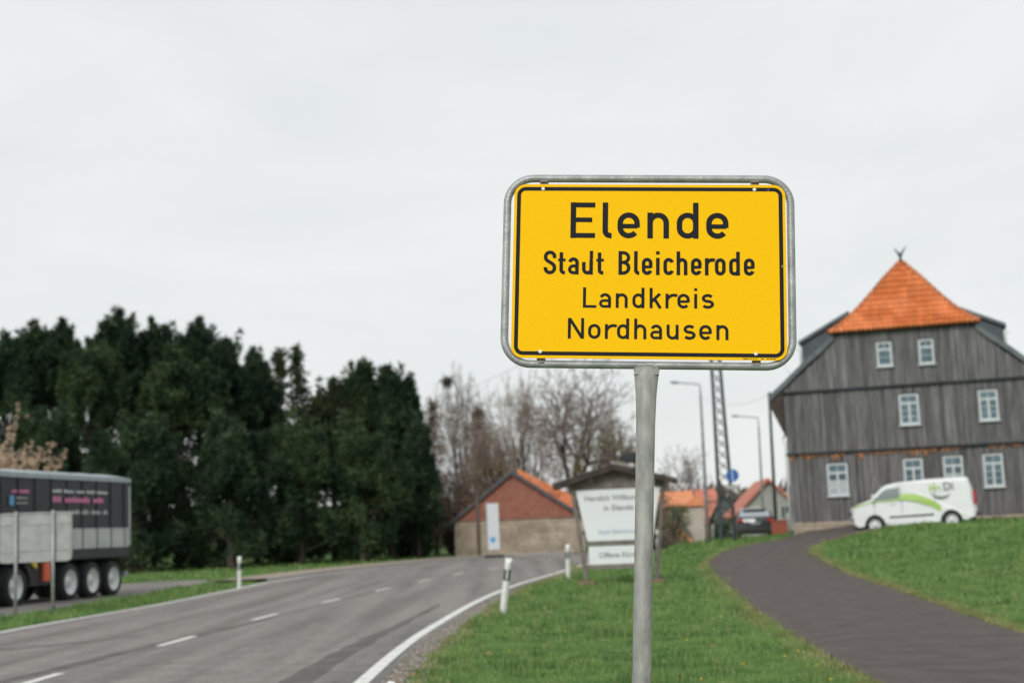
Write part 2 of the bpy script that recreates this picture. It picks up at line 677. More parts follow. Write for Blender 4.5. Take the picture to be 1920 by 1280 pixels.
# pale dry grass fringe along the path and road edges
M_dry = grass_mat('dry_grass', (0.26, 0.25, 0.10), (0.40, 0.38, 0.19), (0.16, 0.24, 0.07))
n = 16000
pp = []
for poly, sgn, n in ((PLft, -1, 6000), (PRgt, 1, 9000), ([(p[0] + 0.3, p[1]) for p in RR[:9]], 1, 3500)):
    y = 10 + 46 * rng.uniform(0, 1, n) ** 1.3
    x = interp_poly(poly, y) + sgn * np.abs(rng.normal(0, 0.16, n))
    pp.append(np.stack([x, y, terr(x, y)], 1))
pp = np.concatenate(pp)
v, t = blades(pp, np.full(len(pp), 0.05) * (1 + pp[:, 1] * 0.008), 0.008 + pp[:, 1] * 0.0005, lean=1.0)
tag(npmesh('dry_grass', v, t, M_dry), 'pale dry grass fringing the edges of the footpath and the road', 'dry grass', kind='stuff')
# dandelions in the turf
M_yel = mat('dandelion_yellow', (0.75, 0.5, 0.02), 0.8)
V, T = [], []
x, y = scatter(-2, 24, 11, 55, 0.55)
k = grass_mask(x, y, 0.3)
for px_, py_ in zip(x[k], y[k]):
    z = tz(px_, py_) + 0.07
    r_ = random.uniform(0.012, 0.02)
    b0 = len(V)
    V.append((px_, py_, z + 0.008))
    for q in range(7):
        V.append((px_ + r_ * math.cos(q * 0.9), py_ + r_ * math.sin(q * 0.9), z))
    for q in range(7):
        T.append((b0, b0 + 1 + q, b0 + 1 + (q + 1) % 7))
tag(npmesh('dandelions', V, T, M_yel), 'tiny yellow dandelion flowers dotted through the grass', 'dandelions', kind='stuff')
M_leafb = mat('dead_leaf', (0.20, 0.13, 0.07), .9, col2=(.34, .26, .15), nscale=9)
x, y = scatter(-2, 20, 11, 45, 2.2)
k = grass_mask(x, y, 0.0)
x, y = x[k], y[k]
c_ = np.stack([x, y, terr(x, y) + 0.05], 1)
d1_, d2_ = rng.normal(size=(len(x), 3)) * .022, rng.normal(size=(len(x), 3)) * .022
d1_[:, 2] *= .4
d2_[:, 2] *= .4
v = np.stack([c_ - d1_, c_ + d2_, c_ + d1_, c_ - d2_], 1).reshape(-1, 3)
i4 = np.arange(len(x)) * 4
tag(npmesh('dead_leaves', v, np.concatenate([np.stack([i4, i4 + 1, i4 + 2], 1), np.stack([i4, i4 + 2, i4 + 3], 1)]), M_leafb), 'small brown dead leaves lying scattered in the turf', 'dead leaves', kind='stuff')
# gravel grit on soil strip
V, T = [], []
for q in range(1500):
    y_ = random.uniform(10, 34)
    x_ = float(interp_poly(RR, y_)) + random.uniform(0.0, 0.45)
    r_ = random.uniform(0.006, 0.02)
    b0 = len(V)
    for (dx, dy, dz_) in ((r_, 0, 0), (-r_ * .6, r_ * .8, 0), (-r_ * .6, -r_ * .8, 0), (0, 0, r_)):
        V.append((x_ + dx, y_ + dy, 0.012 + dz_))
    T += [(b0, b0 + 1, b0 + 3), (b0 + 1, b0 + 2, b0 + 3), (b0 + 2, b0, b0 + 3)]
tag(npmesh('grit', V, T, M_kerb), 'small stones lying on the bare soil beside the road line', 'grit', kind='stuff')

# ------------------------------------------------------------------ place-name sign
M_galv = mat('galvanised_steel', (0.27, 0.285, 0.285), 0.45, metal=0.35, col2=(0.42, 0.43, 0.42), nscale=14, bump=0.15, bscale=90, spec=0.5)
M_pole = mat('galvanised_pole', (0.25, 0.25, 0.235), 0.6, metal=0.2, col2=(0.40, 0.395, 0.37), nscale=26, bump=0.25, bscale=60, stretch=(1, 1, 0.35))
M_yell = mat('yellow_reflective', (0.97, 0.535, 0.002), 0.6, col2=(1.0, 0.575, 0.004), nscale=120, bump=0.04, bscale=500, spec=0.08)
M_black = mat('black_film', (0.020, 0.020, 0.023), 0.6, spec=0.07)
M_rivet = mat('white_rivet', (0.8, 0.82, 0.82), 0.35)
M_alu = mat('aluminium_back', (0.36, 0.38, 0.37), 0.5, metal=0.2, var=0.12, nscale=4)
M_rust = mat('rusty_clamp', (0.20, 0.15, 0.11), 0.8, col2=(0.34, 0.33, 0.31), nscale=60)
SW, SH = 1.0, 0.6575


def rrect(x0, x1, z0, z1, r, n=8):
    o = []
    for cx, cz, a0 in ((x1 - r, z1 - r, 0), (x0 + r, z1 - r, 90), (x0 + r, z0 + r, 180), (x1 - r, z0 + r, 270)):
        for k in range(n + 1):
            a_ = R(a0 + 90 * k / n)
            o.append((cx + r * math.cos(a_), cz + r * math.sin(a_)))
    return o


def ring(outer, inner, y, m, name, parent):
    n = len(outer)
    vs = [(a[0], y, a[1]) for a in outer] + [(a[0], y, a[1]) for a in inner]
    fs = [(i, (i + 1) % n, n + (i + 1) % n, n + i) for i in range(n)]
    return MB().add(vs, fs).build(name, m, parent, recalc=False)


sign = thing('place_name_sign', 'large yellow town sign reading Elende in a rounded grey tubular frame on one pole', 'town sign', (0.5115, 5.1425, 2.4181))
sign.rotation_euler = (-0.06045, 0.05817, -0.05718)
MB().prism(rrect(-SW / 2, SW / 2, -SH / 2, SH / 2, 0.043), 0.0, 0.003, lambda u, v, w_: (u, w_, v)).build('sign_panel', M_yell, sign)
e = 0.0105
b_ = 0.0145
bo = rrect(-SW / 2 + e, SW / 2 - e, -SH / 2 + e, SH / 2 - e, 0.033)
bi = rrect(-SW / 2 + e + b_, SW / 2 - e - b_, -SH / 2 + e + b_, SH / 2 - e - b_, 0.018)
ring(bo, bi, -0.0004, M_black, 'border', sign)
# folded rim behind the panel
fo = rrect(-SW / 2 + .002, SW / 2 - .002, -SH / 2 + .002, SH / 2 - .002, 0.041)
n_ = len(fo)
MB().add([(p[0], 0.003, p[1]) for p in fo] + [(p[0], 0.012, p[1]) for p in fo], [(i, (i + 1) % n_, n_ + (i + 1) % n_, n_ + i) for i in range(n_)]).build('panel_rim', M_alu, sign)
fr = rrect(-0.5265, 0.5215, -0.3475, 0.3575, 0.098, 12)
MB().tube([(p[0], 0.022, p[1]) for p in fr], 0.0145, 20, closed=True).build('frame', M_galv, sign, smooth=True)
for (x_, z_) in ((-0.393, 0.3105), (0.3873, 0.3102), (-0.3926, -0.305), (0.3865, -0.3051)):
    r0 = MB()
    r0.tube([(x_, -0.0005, z_), (x_, -0.0025, z_), (x_, -0.0042, z_)], [0.0066, 0.0066, 0.0035], 14)
    r0.build('rivet', M_rivet, sign, smooth=False)
    sg = 1 if z_ > 0 else -1
    c0 = MB()
    c0.box((x_ + 0.003, 0.016, sg * 0.335), (0.032, 0.004, 0.030))
    c0.box((x_ + 0.003, 0.010, sg * 0.343), (0.026, 0.012, 0.006))
    c0.build('clamp', M_rust, sign, bevel=0.0015)
pm = MB()
zs = [-0.358, -0.372, -0.40, -0.46, -0.56, -0.75, -1.1, -1.5, -2.0, -2.47]
ws = [0.0435, 0.0455, 0.0425, 0.0375, 0.0345, 0.0335, 0.033, 0.0328, 0.0328, 0.0328]
ds = [0.017, 0.020, 0.023, 0.026, 0.029, 0.031, 0.032, 0.0325, 0.0328, 0.0328]
rows = []
for z_, a_, d_ in zip(zs, ws, ds):
    xc = -0.0059 - 0.0106 * (-z_ - 0.37)
    rows.append([(xc + a_ * math.cos(t_) * (1 if abs(math.cos(t_)) < .99 else 1), 0.022 + d_ * math.sin(t_), z_) for t_ in np.linspace(0, 2 * np.pi, 29)])
pm.sheet(rows)
pm.build('pole', M_pole, sign, smooth=True)
hd_ = MB()
hp = [(-0.0059 - .0455, -.385), (-0.0059 + .0455, -.385)] + [(-0.0059 + .0445 * math.cos(a_), -.3705 + .0205 * math.sin(a_)) for a_ in np.linspace(0, math.pi, 13)]
hd_.prism(hp, .0045, .030, lambda u, v, w_: (u, w_, v))
hd_.build('pole_head', M_pole, sign, bevel=.002)
wm = MB()
wpts = []
for k in range(15):
    a_ = math.pi * k / 14
    wpts.append((-0.0059 - 0.0445 * math.cos(a_), 0.0052, -0.3705 + 0.0215 * math.sin(a_)))
wm.tube(wpts, 0.0028, 6)
wm.build('weld_seam', M_galv, sign, smooth=True)
tm = MB()
for x_, wd in ((0.34, 0.02), (0.365, 0.006), (0.375, 0.006), (0.385, 0.006), (0.405, 0.01), (0.425, 0.008), (0.436, 0.008), (0.447, 0.01)):
    tm.add([(x_, -0.0004, -0.3245), (x_ + wd, -0.0004, -0.3245), (x_ + wd, -0.0004, -0.3215), (x_, -0.0004, -0.3215)], [(0, 1, 2, 3)])
tag(tm.build('small_print', M_black, sign, recalc=False), kind='stuff')
# scuffs on the border
sm = MB()
for (x_, z_, a_, b2) in ((0.4365, 0.308, 0.002, 0.011), (0.483, 0.020, 0.005, 0.008)):
    sm.add([(x_, -0.0008, z_ - b2 / 2), (x_ + a_, -0.0008, z_ - b2 / 2), (x_ + a_, -0.0008, z_ + b2 / 2), (x_, -0.0008, z_ + b2 / 2)], [(0, 1, 2, 3)])
tag(sm.build('scuff', M_rust, sign, recalc=False), kind='stuff')


# stroke alphabet ----------------------------------------------------
def arc(cx, cy, rx, ry, a0, a1, n=14):
    return [(cx + rx * math.cos(R(a0 + (a1 - a0) * k / n)), cy + ry * math.sin(R(a0 + (a1 - a0) * k / n))) for k in range(n + 1)]


def bez(p0, p1, p2, p3, n=10):
    o = []
    for k in range(n + 1):
        t = k / n
        o.append(tuple((1 - t) ** 3 * p0[i] + 3 * (1 - t) ** 2 * t * p1[i] + 3 * (1 - t) * t * t * p2[i] + t ** 3 * p3[i] for i in (0, 1)))
    return o


def glyph(ch, W, H, s, narrow=False):
    """centre-line strokes of a German road-sign letter, W wide, H cap height, s stroke"""
    h = s / 2
    xh = H * 0.722
    rx = (W - s) / 2
    cx = W / 2
    ry = min(rx * (1.0 if not narrow else 1.08), (xh - s) / 2)
    T0, B0 = xh - h - ry, h + ry
    bowl = arc(cx, T0, rx, ry, 0, 180) + arc(cx, B0, rx, ry, 180, 360)
    if ch == 'o':
        return [(bowl, True)]
    if ch == 'e':
        yb = xh * 0.47
        st = [(W - h, yb - h * 0.55)] + arc(cx, T0, rx, ry, 0, 180) + arc(cx, B0, rx, ry, 180, 322 if not narrow else 345)
        return [(st, False), ([(h, yb), (W - h * 0.9, yb)], False, 0.86)]
    if ch == 'c':
        return [(arc(cx, T0, rx, ry, 15, 180) + arc(cx, B0, rx, ry, 180, 345), False)]
    if ch in 'nhmr':
        top = H if ch == 'h' else xh
        if ch == 'r':
            rr_ = (W - h) * 0.82
            return [([(h, 0), (h, top)], False), (arc(h + rr_, xh - h - rr_ * .95, rr_, rr_ * .95, 165, 62), False)]
        return [([(h, 0), (h, top)], False), ([(h, T0 - h * .3)] + arc(cx, T0, rx, ry, 180, 0) + [(W - h, 0)], False)]
    if ch == 'u':
        return [([(W - h, 0), (W - h, xh)], False), ([(h, xh)] + arc(cx, B0, rx, ry, 180, 360) + [(W - h, B0 + h)], False)]
    if ch == 'd':
        return [(bowl, True), ([(W - h, 0), (W - h, H)], False)]
    if ch == 'D':   # the damaged d: its bowl has lost the upper half
        return [([(h, H * 0.53)] + arc(cx, B0, rx, ry, 180, 360) + [(W - h, B0 + h)], False), ([(W - h, 0), (W - h, H * 0.60)], False),
                ([(W - h * 1.25, H * 0.57), (W - h * .75, H * 0.70)], False, 0.8), ([(W - h * .9, H * 0.68), (W - h * .9, H)], False, 0.93)]
    if ch == 'a':
        hb = xh * 0.58
        rb = (hb - s * .9) / 2 + s * 0.0
        ytop = xh - h - min(rx, xh * .28)
        rt = min(rx, xh * .28)
        a1 = arc(cx * 1.02, ytop, rx * .98, rt, 158 if not narrow else 170, 0) + [(W - h, 0)]
        b1 = [(W - h, h * .9 + 2 * rb), ] + arc(h + rb * 1.05, h + rb, rb * 1.05, rb, 90, 270) + [(W - h - rb * .6, h)] + arc(W - h - rb * .6, h + rb * .6, rb * .6, rb * .6, 270, 360)
        return [(a1, False), (b1, False, 0.9)]
    if ch == 'i':
        return [([(W / 2, 0), (W / 2, xh)], False), ([(W / 2, H - s * .95), (W / 2, H)], False)]
    if ch == 'l':
        r_ = min(W - h, s * 1.0) * 0.9
        return [([(h, H), (h, h + r_)] + arc(h + r_, h + r_, r_, r_, 180, 270)[1:] + [(W, h)], False)]
    if ch == 't':
        xc = W * 0.42 if narrow else W * .4
        r_ = s * 0.85
        return [([(xc, H * .93), (xc, h + r_)] + arc(xc + r_, h + r_, r_, r_, 180, 270)[1:] + [(W * .94, h)], False), ([(0, xh - h * 1.5), (W, xh - h * 1.5)], False, .8)]
    if ch == 'k':
        return [([(h, 0), (h, H)], False), ([(h, xh * .42), (W - s * .78, xh * .985)], False, 1.0), ([(W * .42, xh * .60), (W - s * .62, 0.0)], False, 1.0)]
    if ch == 's':
        ry_ = (xh - s) / 4
        return [(arc(cx * 1.0, xh - h - ry_, rx * .93, ry_, 28, 270) + arc(cx, h + ry_, rx, ry_, 90, -152)[1:], False)]
    if ch == 'S':
        r_ = rx
        st = [(W - h, H - h - r_ * 1.35)] + arc(cx, H - h - r_, r_, r_, 0, 180) + bez((h, H - h - r_ * 1.2), (h, H * .52), (W - h, H * .5), (W - h, H * .5 - r_ * 1.1)) + arc(cx, h + r_, r_, r_, 0, -180) + [(h, h + r_ * 1.25)]
        return [(st, False)]
    if ch == 'E':
        return [([(h, 0), (h, H)], False), ([(s * .9, h), (W, h)], False, .93), ([(s * .9, H - h), (W, H - h)], False, .93), ([(s * .9, H * .51), (W * .88, H * .51)], False, .87)]
    if ch == 'L':
        return [([(h, 0), (h, H)], False), ([(s * .9, h * .9), (W, h * .9)], False, .9)]
    if ch == 'N':
        return [([(h, 0), (h, H)], False), ([(W - h, 0), (W - h, H)], False), ([(h * 1.2, H * .97), (W - h * 1.2, H * .03)], False, 1.0)]
    if ch == 'B':
        ym = H * .52
        r1, r2 = (H - h - ym) / 2, (ym - h) / 2
        return [([(h, 0), (h, H)], False), ([(s * .8, H - h), (W - h - r1 * 1.2, H - h)] + arc(W - h * 1.1 - r1 * 1.1, H - h - r1, r1 * 1.1, r1, 90, -90) + [(s * .8, ym)], False, .92),
                ([(s * .8, ym), (W - h - r2, ym)] + arc(W - h - r2 * 1.05, h + r2, r2 * 1.05, r2, 90, -90) + [(s * .8, h)], False, .96)]
    return []


def ribbon(mb, pts, wd, closed, x0, z0, y):
    P2 = [Vector(p) for p in pts]
    q = [P2[0]]
    for p in P2[1:]:
        if (p - q[-1]).length > 1e-6:
            q.append(p)
    if closed and (q[0] - q[-1]).length < 1e-6:
        q.pop()
    k = len(q)
    Lf, Rt = [], []
    for i in range(k):
        a_ = q[i - 1] if (closed or i) else None
        c_ = q[(i + 1) % k] if (closed or i < k - 1) else None
        t1 = (q[i] - a_).normalized() if a_ is not None else None
        t2 = (c_ - q[i]).normalized() if c_ is not None else None
        if t1 is None: t1 = t2
        if t2 is None: t2 = t1
        t = (t1 + t2).normalized()
        nn = Vector((-t.y, t.x))
        sc = 1 / max(0.5, t.dot(t1))
        Lf.append(q[i] + nn * wd / 2 * sc)
        Rt.append(q[i] - nn * wd / 2 * sc)
    vs = [(x0 + p.x, y, z0 + p.y) for p in Lf] + [(x0 + p.x, y, z0 + p.y) for p in Rt]
    fs = [(i, (i + 1) % k, k + (i + 1) % k, k + i) for i in range(k if closed else k - 1)]
    mb.add(vs, fs)


TEXT = [
    ('Elende', 0.1225, 0.1371, 0.0205, False, [(-0.2893, 0.0912), (-0.171, 0.0341), (-0.1158, 0.0826), (-0.0058, 0.0796), (0.102, 0.0802), (0.2099, 0.0819)]),
    ('StaDtBleicherode', -0.0157, 0.0902, 0.0134, True, [(-0.3861, 0.0466), (-0.3328, 0.0277), (-0.2968, 0.0403), (-0.2448, 0.0404), (-0.1922, 0.0278), (-0.111, 0.0444), (-0.0539, 0.0195), (-0.0254, 0.0392), (0.0265, 0.0134), (0.0534, 0.0393), (0.1015, 0.0399), (0.1538, 0.0392), (0.2047, 0.0314), (0.241, 0.0394), (0.2927, 0.0393), (0.3461, 0.0394)]),
    ('Landkreis', -0.1401, 0.0765, 0.0112, False, [(-0.2396, 0.0494), (-0.181, 0.0442), (-0.1198, 0.0438), (-0.0591, 0.0441), (0.0036, 0.0464), (0.0614, 0.0366), (0.1045, 0.0451), (0.1656, 0.0108), (0.1919, 0.0458)]),
    ('Nordhausen', -0.2556, 0.0768, 0.0112, False, [(-0.2933, 0.0593), (-0.2194, 0.0455), (-0.1584, 0.0369), (-0.1142, 0.0442), (-0.052, 0.0445), (0.0058, 0.0435), (0.0655, 0.0438), (0.1257, 0.0451), (0.1835, 0.0456), (0.2452, 0.0438)]),
]
for txt, zb, H_, s_, nar, xs_ in TEXT:
    for ch, (x_, wd) in zip(txt, xs_):
        mb = MB()
        for k, st in enumerate(glyph(ch, wd, H_, s_, nar)):
            f_ = st[2] if len(st) > 2 else 1.0
            ribbon(mb, st[0], s_ * f_, st[1], x_, zb, -0.0004 - 0.00012 * k)
        mb.build('letter', M_black, sign, recalc=False)

# ------------------------------------------------------------------ barn house (weathered planks)
HR = -18.0
hc0 = P(1480, 985, 60.0)
hux, huy = math.cos(R(HR)), math.sin(R(HR))
U = Vector((hux, huy, 0))
Bk = Vector((-huy, hux, 0))
H0 = Vector((hc0.x, hc0.y, 0))


def hs(px, py, v=0.0):
    """facade coordinates (u along the front, z height) of a photo point lying v metres behind the front"""
    d = ray(px, py)
    o = Vector((0, 0, EYE)) - (H0 + Bk * v)
    t = -o.dot(Bk) / d.dot(Bk)
    p = Vector((0, 0, EYE)) + d * t - H0
    return p.dot(U), p.z


house = thing('plank_house', 'tall old house clad in grey weathered planks with bright orange hipped gable roof', 'house', (H0.x, H0.y, 0), R(HR))
M_plank = mat('weathered_wood', (0.088, 0.087, 0.088), 0.9, col2=(0.21, 0.206, 0.207), nscale=2.0, stretch=(6, 6, 0.5), objvar=0.28, lo=0.3, hi=0.7, bump=0.3, bscale=12, spec=0.2)
M_bead = mat('dark_ledge_wood', (0.035, 0.038, 0.042), 0.85, var=0.3, nscale=5)
M_oran = mat('orange_wood_scrap', (0.42, 0.17, 0.055), 0.85, col2=(0.22, 0.12, 0.07), nscale=3)
M_tile = leaf_mat('orange_clay_tile', (0.60, 0.185, 0.062), (0.74, 0.27, 0.11), transl=0, rough=.6, lo_=.86, hi_=1.12)
M_ridge = mat('ridge_tile_clay', (0.36, 0.12, 0.05), 0.75, col2=(0.52, 0.18, 0.07), nscale=3, objvar=0.15)
M_slate = mat('blue_grey_slate', (0.075, 0.092, 0.102), 0.6, col2=(0.13, 0.155, 0.165), nscale=2, bump=0.3, bscale=8)
M_slated = mat('dark_cheek_slate', (0.06, 0.07, 0.08), 0.7, col2=(0.085, 0.10, 0.11), nscale=2)
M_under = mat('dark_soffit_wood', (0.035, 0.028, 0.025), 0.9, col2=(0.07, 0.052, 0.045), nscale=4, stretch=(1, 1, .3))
M_frame = mat('white_window_paint', (0.52, 0.56, 0.57), 0.6, var=0.08, nscale=6)
M_glass = mat('window_glass', (0.10, 0.155, 0.185), 0.12, spec=0.8, metal=.35, var=0.35, nscale=1.5)
M_curt = mat('pale_curtain_glass', (0.38, 0.42, 0.43), 0.15, spec=0.7, var=0.15, nscale=3)
M_stone = mat('plinth_stone', (0.36, 0.29, 0.22), 0.95, col2=(0.48, 0.41, 0.33), nscale=3, bump=0.5, bscale=15)
M_mort = mat('lime_mortar', (0.36, 0.32, 0.27), 0.95, var=0.2)

# storey levels
zA = (hs(1480, 853)[1] + hs(1900, 827.5)[1]) / 2      # ledge over ground floor
zB = (hs(1470, 738)[1] + hs(1900, 707.5)[1]) / 2      # ledge over first floor
zT = (hs(1568, 625)[1] + hs(1832, 607)[1]) / 2        # underside of the hip eave
uL = hs(1480, 900)[0]
uHL, uHR = hs(1568, 626)[0], hs(1824, 608)[0]
uLB = hs(1469, 737)[0]
RIDGEU = (uHL + uHR) / 2
uR = 2 * RIDGEU - uLB
zP = hs(1490, 979)[1] + 0.0
zG = tz(*(H0 + U * 1).xy) - 0.15
print('HOUSE', uL, uLB, uHL, uHR, uR, zG, zP, zA, zB, zT)


def wall_top_L(u):
    prof = [hs(1467.7, 735), hs(1489, 713.5), hs(1522, 684), hs(1546, 656.7), hs(1571, 627)]
    return float(np.interp(u, [p[0] for p in prof], [p[1] for p in prof]))


def wall_top(u):
    if u > RIDGEU:
        u = 2 * RIDGEU - u
    return min(wall_top_L(u), zT - 0.02)


DEPTH = 15.0
core = MB()
prof = [(uL + 0.05, zG), (uR - 0.05, zG), (uR - 0.05, zB), (uHR, zT), (uHL, zT), (uL + 0.05, zB)]
core.prism(prof, 0.06, DEPTH, lambda u, v, w_: (u, w_, v))
core.build('wall_core', M_bead, house)
pw = 0.205
nb = int((uR - uL) / pw)
pw = (uR - uL) / nb


def plank(u, z0, zt0, zt1, out_, wd):
    o_ = random.uniform(-0.008, 0.012)
    y0 = -out_ - 0.03 + o_
    a_ = u + 0.006
    b2 = u + wd - 0.006
    zl = z0 + random.uniform(-0.03, 0.02)
    vs = [(a_, y0, zl), (b2, y0, zl), (b2, y0, zt1), (a_, y0, zt0), (a_, 0.07, zl), (b2, 0.07, zl), (b2, 0.07, zt1), (a_, 0.07, zt0)]
    mb = MB().add(vs, [(0, 1, 2, 3), (5, 4, 7, 6), (0, 3, 7, 4), (1, 5, 6, 2), (0, 4, 5, 1), (3, 2, 6, 7)])
    mb.build('plank', M_plank, house, recalc=False)


for i in range(nb):
    u = uL + i * pw
    plank(u, zP, zA - 0.03, zA - 0.03, 0.0, pw)
    plank(u, zA + 0.02, zB - 0.03, zB - 0.03, 0.10, pw)
    t0, t1 = wall_top(u), wall_top(u + pw)
    if max(t0, t1) > zB + 0.08:
        plank(u, zB + 0.02, max(t0, zB + .05), max(t1, zB + .05), 0.18, pw)
# cover battens on the joints
for i in range(nb + 1):
    u = uL + i * pw + random.uniform(-.01, .01)
    for (z0, z1, oo) in ((zP, zA - 0.05, 0.0), (zA + 0.02, zB - 0.05, 0.10), (zB + 0.02, wall_top(u) - 0.03, 0.18)):
        if z1 - z0 > 0.3 and random.random() < 0.85 and uL <= u <= uR:
            MB().span((u - 0.028, -oo - 0.062, z0), (u + 0.028, -oo - 0.02, z1)).build('batten', M_plank, house, recalc=False)
for z_, oo in ((zA, 0.155), (zB, 0.235)):
    MB().box(((uL + uR) / 2, -oo + 0.06, z_), (uR - uL + 0.1, 0.16, 0.07)).build('ledge', M_bead, house)
    MB().box(((uL + uR) / 2, -oo + 0.03, z_ - 0.055), (uR - uL + 0.06, 0.03, 0.045)).build('drip_board', M_bead, house)
# frayed orange board ends below the lower ledge
u = uL + 0.1
while u < uR - 0.2:
    wd = random.uniform(0.07, 0.22)
    if not (uL + 7.0 < u < uL + 7.9) and random.random() < 0.88:
        hh = random.choice((0.12, 0.15, 0.2, 0.3)) * (1 if u < uL + 6.5 else 0.6)
        MB().add([(u, -0.10, zA - .06), (u + wd, -0.10, zA - .06), (u + wd * .8, -0.11, zA - .06 - hh * random.uniform(.4, 1)), (u + wd * .25, -0.11, zA - .06 - hh),
                  (u, -0.06, zA - .06), (u + wd, -0.06, zA - .06), (u + wd * .8, -0.06, zA - .06 - hh * .8), (u + wd * .25, -0.06, zA - .06 - hh)],
                 [(0, 1, 2, 3), (4, 5, 6, 7), (0, 1, 5, 4), (1, 2, 6, 5), (2, 3, 7, 6), (3, 0, 4, 7)]).build('board_end', M_oran, house)
    u += wd + random.uniform(0, 0.05)
# plinth of rubble blocks
MB().span((uL + 0.04, 0.05, zG - 0.4), (uR - 0.04, 0.4, zP)).build('plinth', M_mort, house)
blk = []
for k in range(5):
    mb = MB().box((0, 0, 0), (1, 1, 1))
    blk.append(mb.build('plinth_stone', M_stone, house, bevel=0.03, loc=(uL + 0.3 + k * .5, 0.1, zG + .05)))
    blk[-1].scale = (0.46, 0.2, 0.2)
zz = zG - 0.25
row = 0
while zz < zP - 0.05:
    hh = min(random.uniform(0.17, 0.24), zP - zz)
    u = uL + (0.0 if row % 2 else -0.15) + 0.1
    while u < uR - 0.2:
        wd = random.uniform(0.3, 0.55)
        o_ = inst(blk[random.randrange(5)], house, (max(u, uL) + wd / 2, 0.06 + random.uniform(-.02, .02), zz + hh / 2), (0, 0, 0), (wd - .025, 0.16, hh - .025))
        u += wd
    zz += hh
    row += 1
for o_ in blk:
    o_.location.z = zG - 0.02
for x_ in (hs(1712, 985)[0], hs(1870, 968)[0]):
    MB().span((x_ - .22, -0.045, zP - .32), (x_ + .22, 0.02, zP - .08)).build('cellar_opening', M_black, house)


def window(uc, z0, z1, wd, oo, panes_top, cols, rowsn, curtain=False):
    """white frame box standing proud of the planks; panes are parts below the frame"""
    y0 = -oo - 0.12
    f = 0.085
    fr_ = MB()
    fr_.span((uc - wd / 2, y0, z0), (uc - wd / 2 + f, y0 + .12, z1))
    fr_.span((uc + wd / 2 - f, y0, z0), (uc + wd / 2, y0 + .12, z1))
    fr_.span((uc - wd / 2 + f, y0 + .002, z1 - f), (uc + wd / 2 - f, y0 + .12, z1))
    fr_.span((uc - wd / 2 + f, y0 + .002, z0), (uc + wd / 2 - f, y0 + .12, z0 + f))
    zt = z1 - f - (z1 - z0) * 0.22
    if panes_top:
        fr_.span((uc - wd / 2 + f, y0 + .004, zt - 0.06), (uc + wd / 2 - f, y0 + .11, zt + 0.03))
    ztop = zt - 0.06 if panes_top else z1 - f
    if cols == 2:
        fr_.span((uc - 0.045, y0 + .006, z0 + f), (uc + 0.045, y0 + .11, ztop))
    o = fr_.build('window', M_frame, house)
    MB().span((uc - wd / 2 - .05, y0 - 0.05, z0 - 0.05), (uc + wd / 2 + .05, y0 + .10, z0 - 0.002)).build('sill', M_frame, o)
    MB().span((uc - wd / 2 - .03, y0 - 0.02, z1 + 0.002), (uc + wd / 2 + .03, y0 + .10, z1 + 0.035)).build('drip_cap', M_bead, o)
    inner0, inner1 = uc - wd / 2 + f, uc + wd / 2 - f
    yb = y0 + 0.04
    gm = M_glass

    def pane(a0, a1, b0, b1, m):
        MB().span((a0, yb, b0), (a1, yb + .01, b1)).build('pane', m, o)
    mun = 0.022
    if panes_top:
        mid = (inner0 + inner1) / 2
        pane(inner0, mid - mun / 2, zt + .03, z1 - f, gm)
        pane(mid + mun / 2, inner1, zt + .03, z1 - f, gm)
        MB().span((mid - mun / 2, yb - .01, zt + .03), (mid + mun / 2, yb + .012, z1 - f)).build('glazing_bar', M_frame, o)
    segs = [(inner0, uc - .045), (uc + .045, inner1)] if cols == 2 else [(inner0, inner1)]
    for a0, a1 in segs:
        hh = (ztop - z0 - f) / rowsn
        for r_ in range(rowsn):
            b0 = z0 + f + r_ * hh + (mun / 2 if r_ else 0)
            b1 = z0 + f + (r_ + 1) * hh - (mun / 2 if r_ < rowsn - 1 else 0)
            pane(a0, a1, b0, b1, M_curt if curtain and r_ < 2 else gm)
            if r_:
                MB().span((a0, yb - .01, z0 + f + r_ * hh - mun / 2), (a1, yb + .012, z0 + f + r_ * hh + mun / 2)).build('glazing_bar', M_frame, o)
    return o


def wpx(x0, x1, y0, y1, oo, **k):
    a_, b2 = hs(x0, (y0 + y1) / 2, -oo)[0], hs(x1, (y0 + y1) / 2, -oo)[0]
    xm = (x0 + x1) / 2
    window((a_ + b2) / 2, hs(xm, y1, -oo)[1], hs(xm, y0, -oo)[1], b2 - a_, oo, **k)


wpx(1644, 1673, 641, 687, .18, panes_top=True, cols=1, rowsn=2)
wpx(1722.5, 1751.5, 636, 682.5, .18, panes_top=True, cols=1, rowsn=2)
wpx(1686.5, 1724, 738.5, 796, .10, panes_top=True, cols=2, rowsn=3)
wpx(1835, 1872, 730.5, 788, .10, panes_top=True, cols=2, rowsn=3)
wpx(1552, 1591, 868, 929, .0, panes_top=True, cols=2, rowsn=3, curtain=True)
wpx(1695, 1732, 859, 922, .0, panes_top=True, cols=2, rowsn=3)
wpx(1769.5, 1807, 854, 917, .0, panes_top=True, cols=2, rowsn=3, curtain=True)
wpx(1844, 1882, 850, 912, .0, panes_top=True, cols=2, rowsn=3)

# roofs: cross-section polyline of the left side, mirrored on the right
vo = [hs(1441, 741.5, -.35), hs(1467.7, 716.5, -.35), hs(1492, 692, -.35), hs(1516.5, 668, -.35), hs(1541, 646.5, -.35), hs(1562, 625, -.35)]
hipb = 2.2
apu, apz = hs(1679.5, 490, hipb)
print('APEX', apu, apz, 'ridgeu', RIDGEU)
ridge_z = apz
sec = [Vector((u_, z_)) for u_, z_ in vo]
sec.append(Vector((RIDGEU, ridge_z)))


def mir(p):
    return Vector((2 * RIDGEU - p.x, p.y))


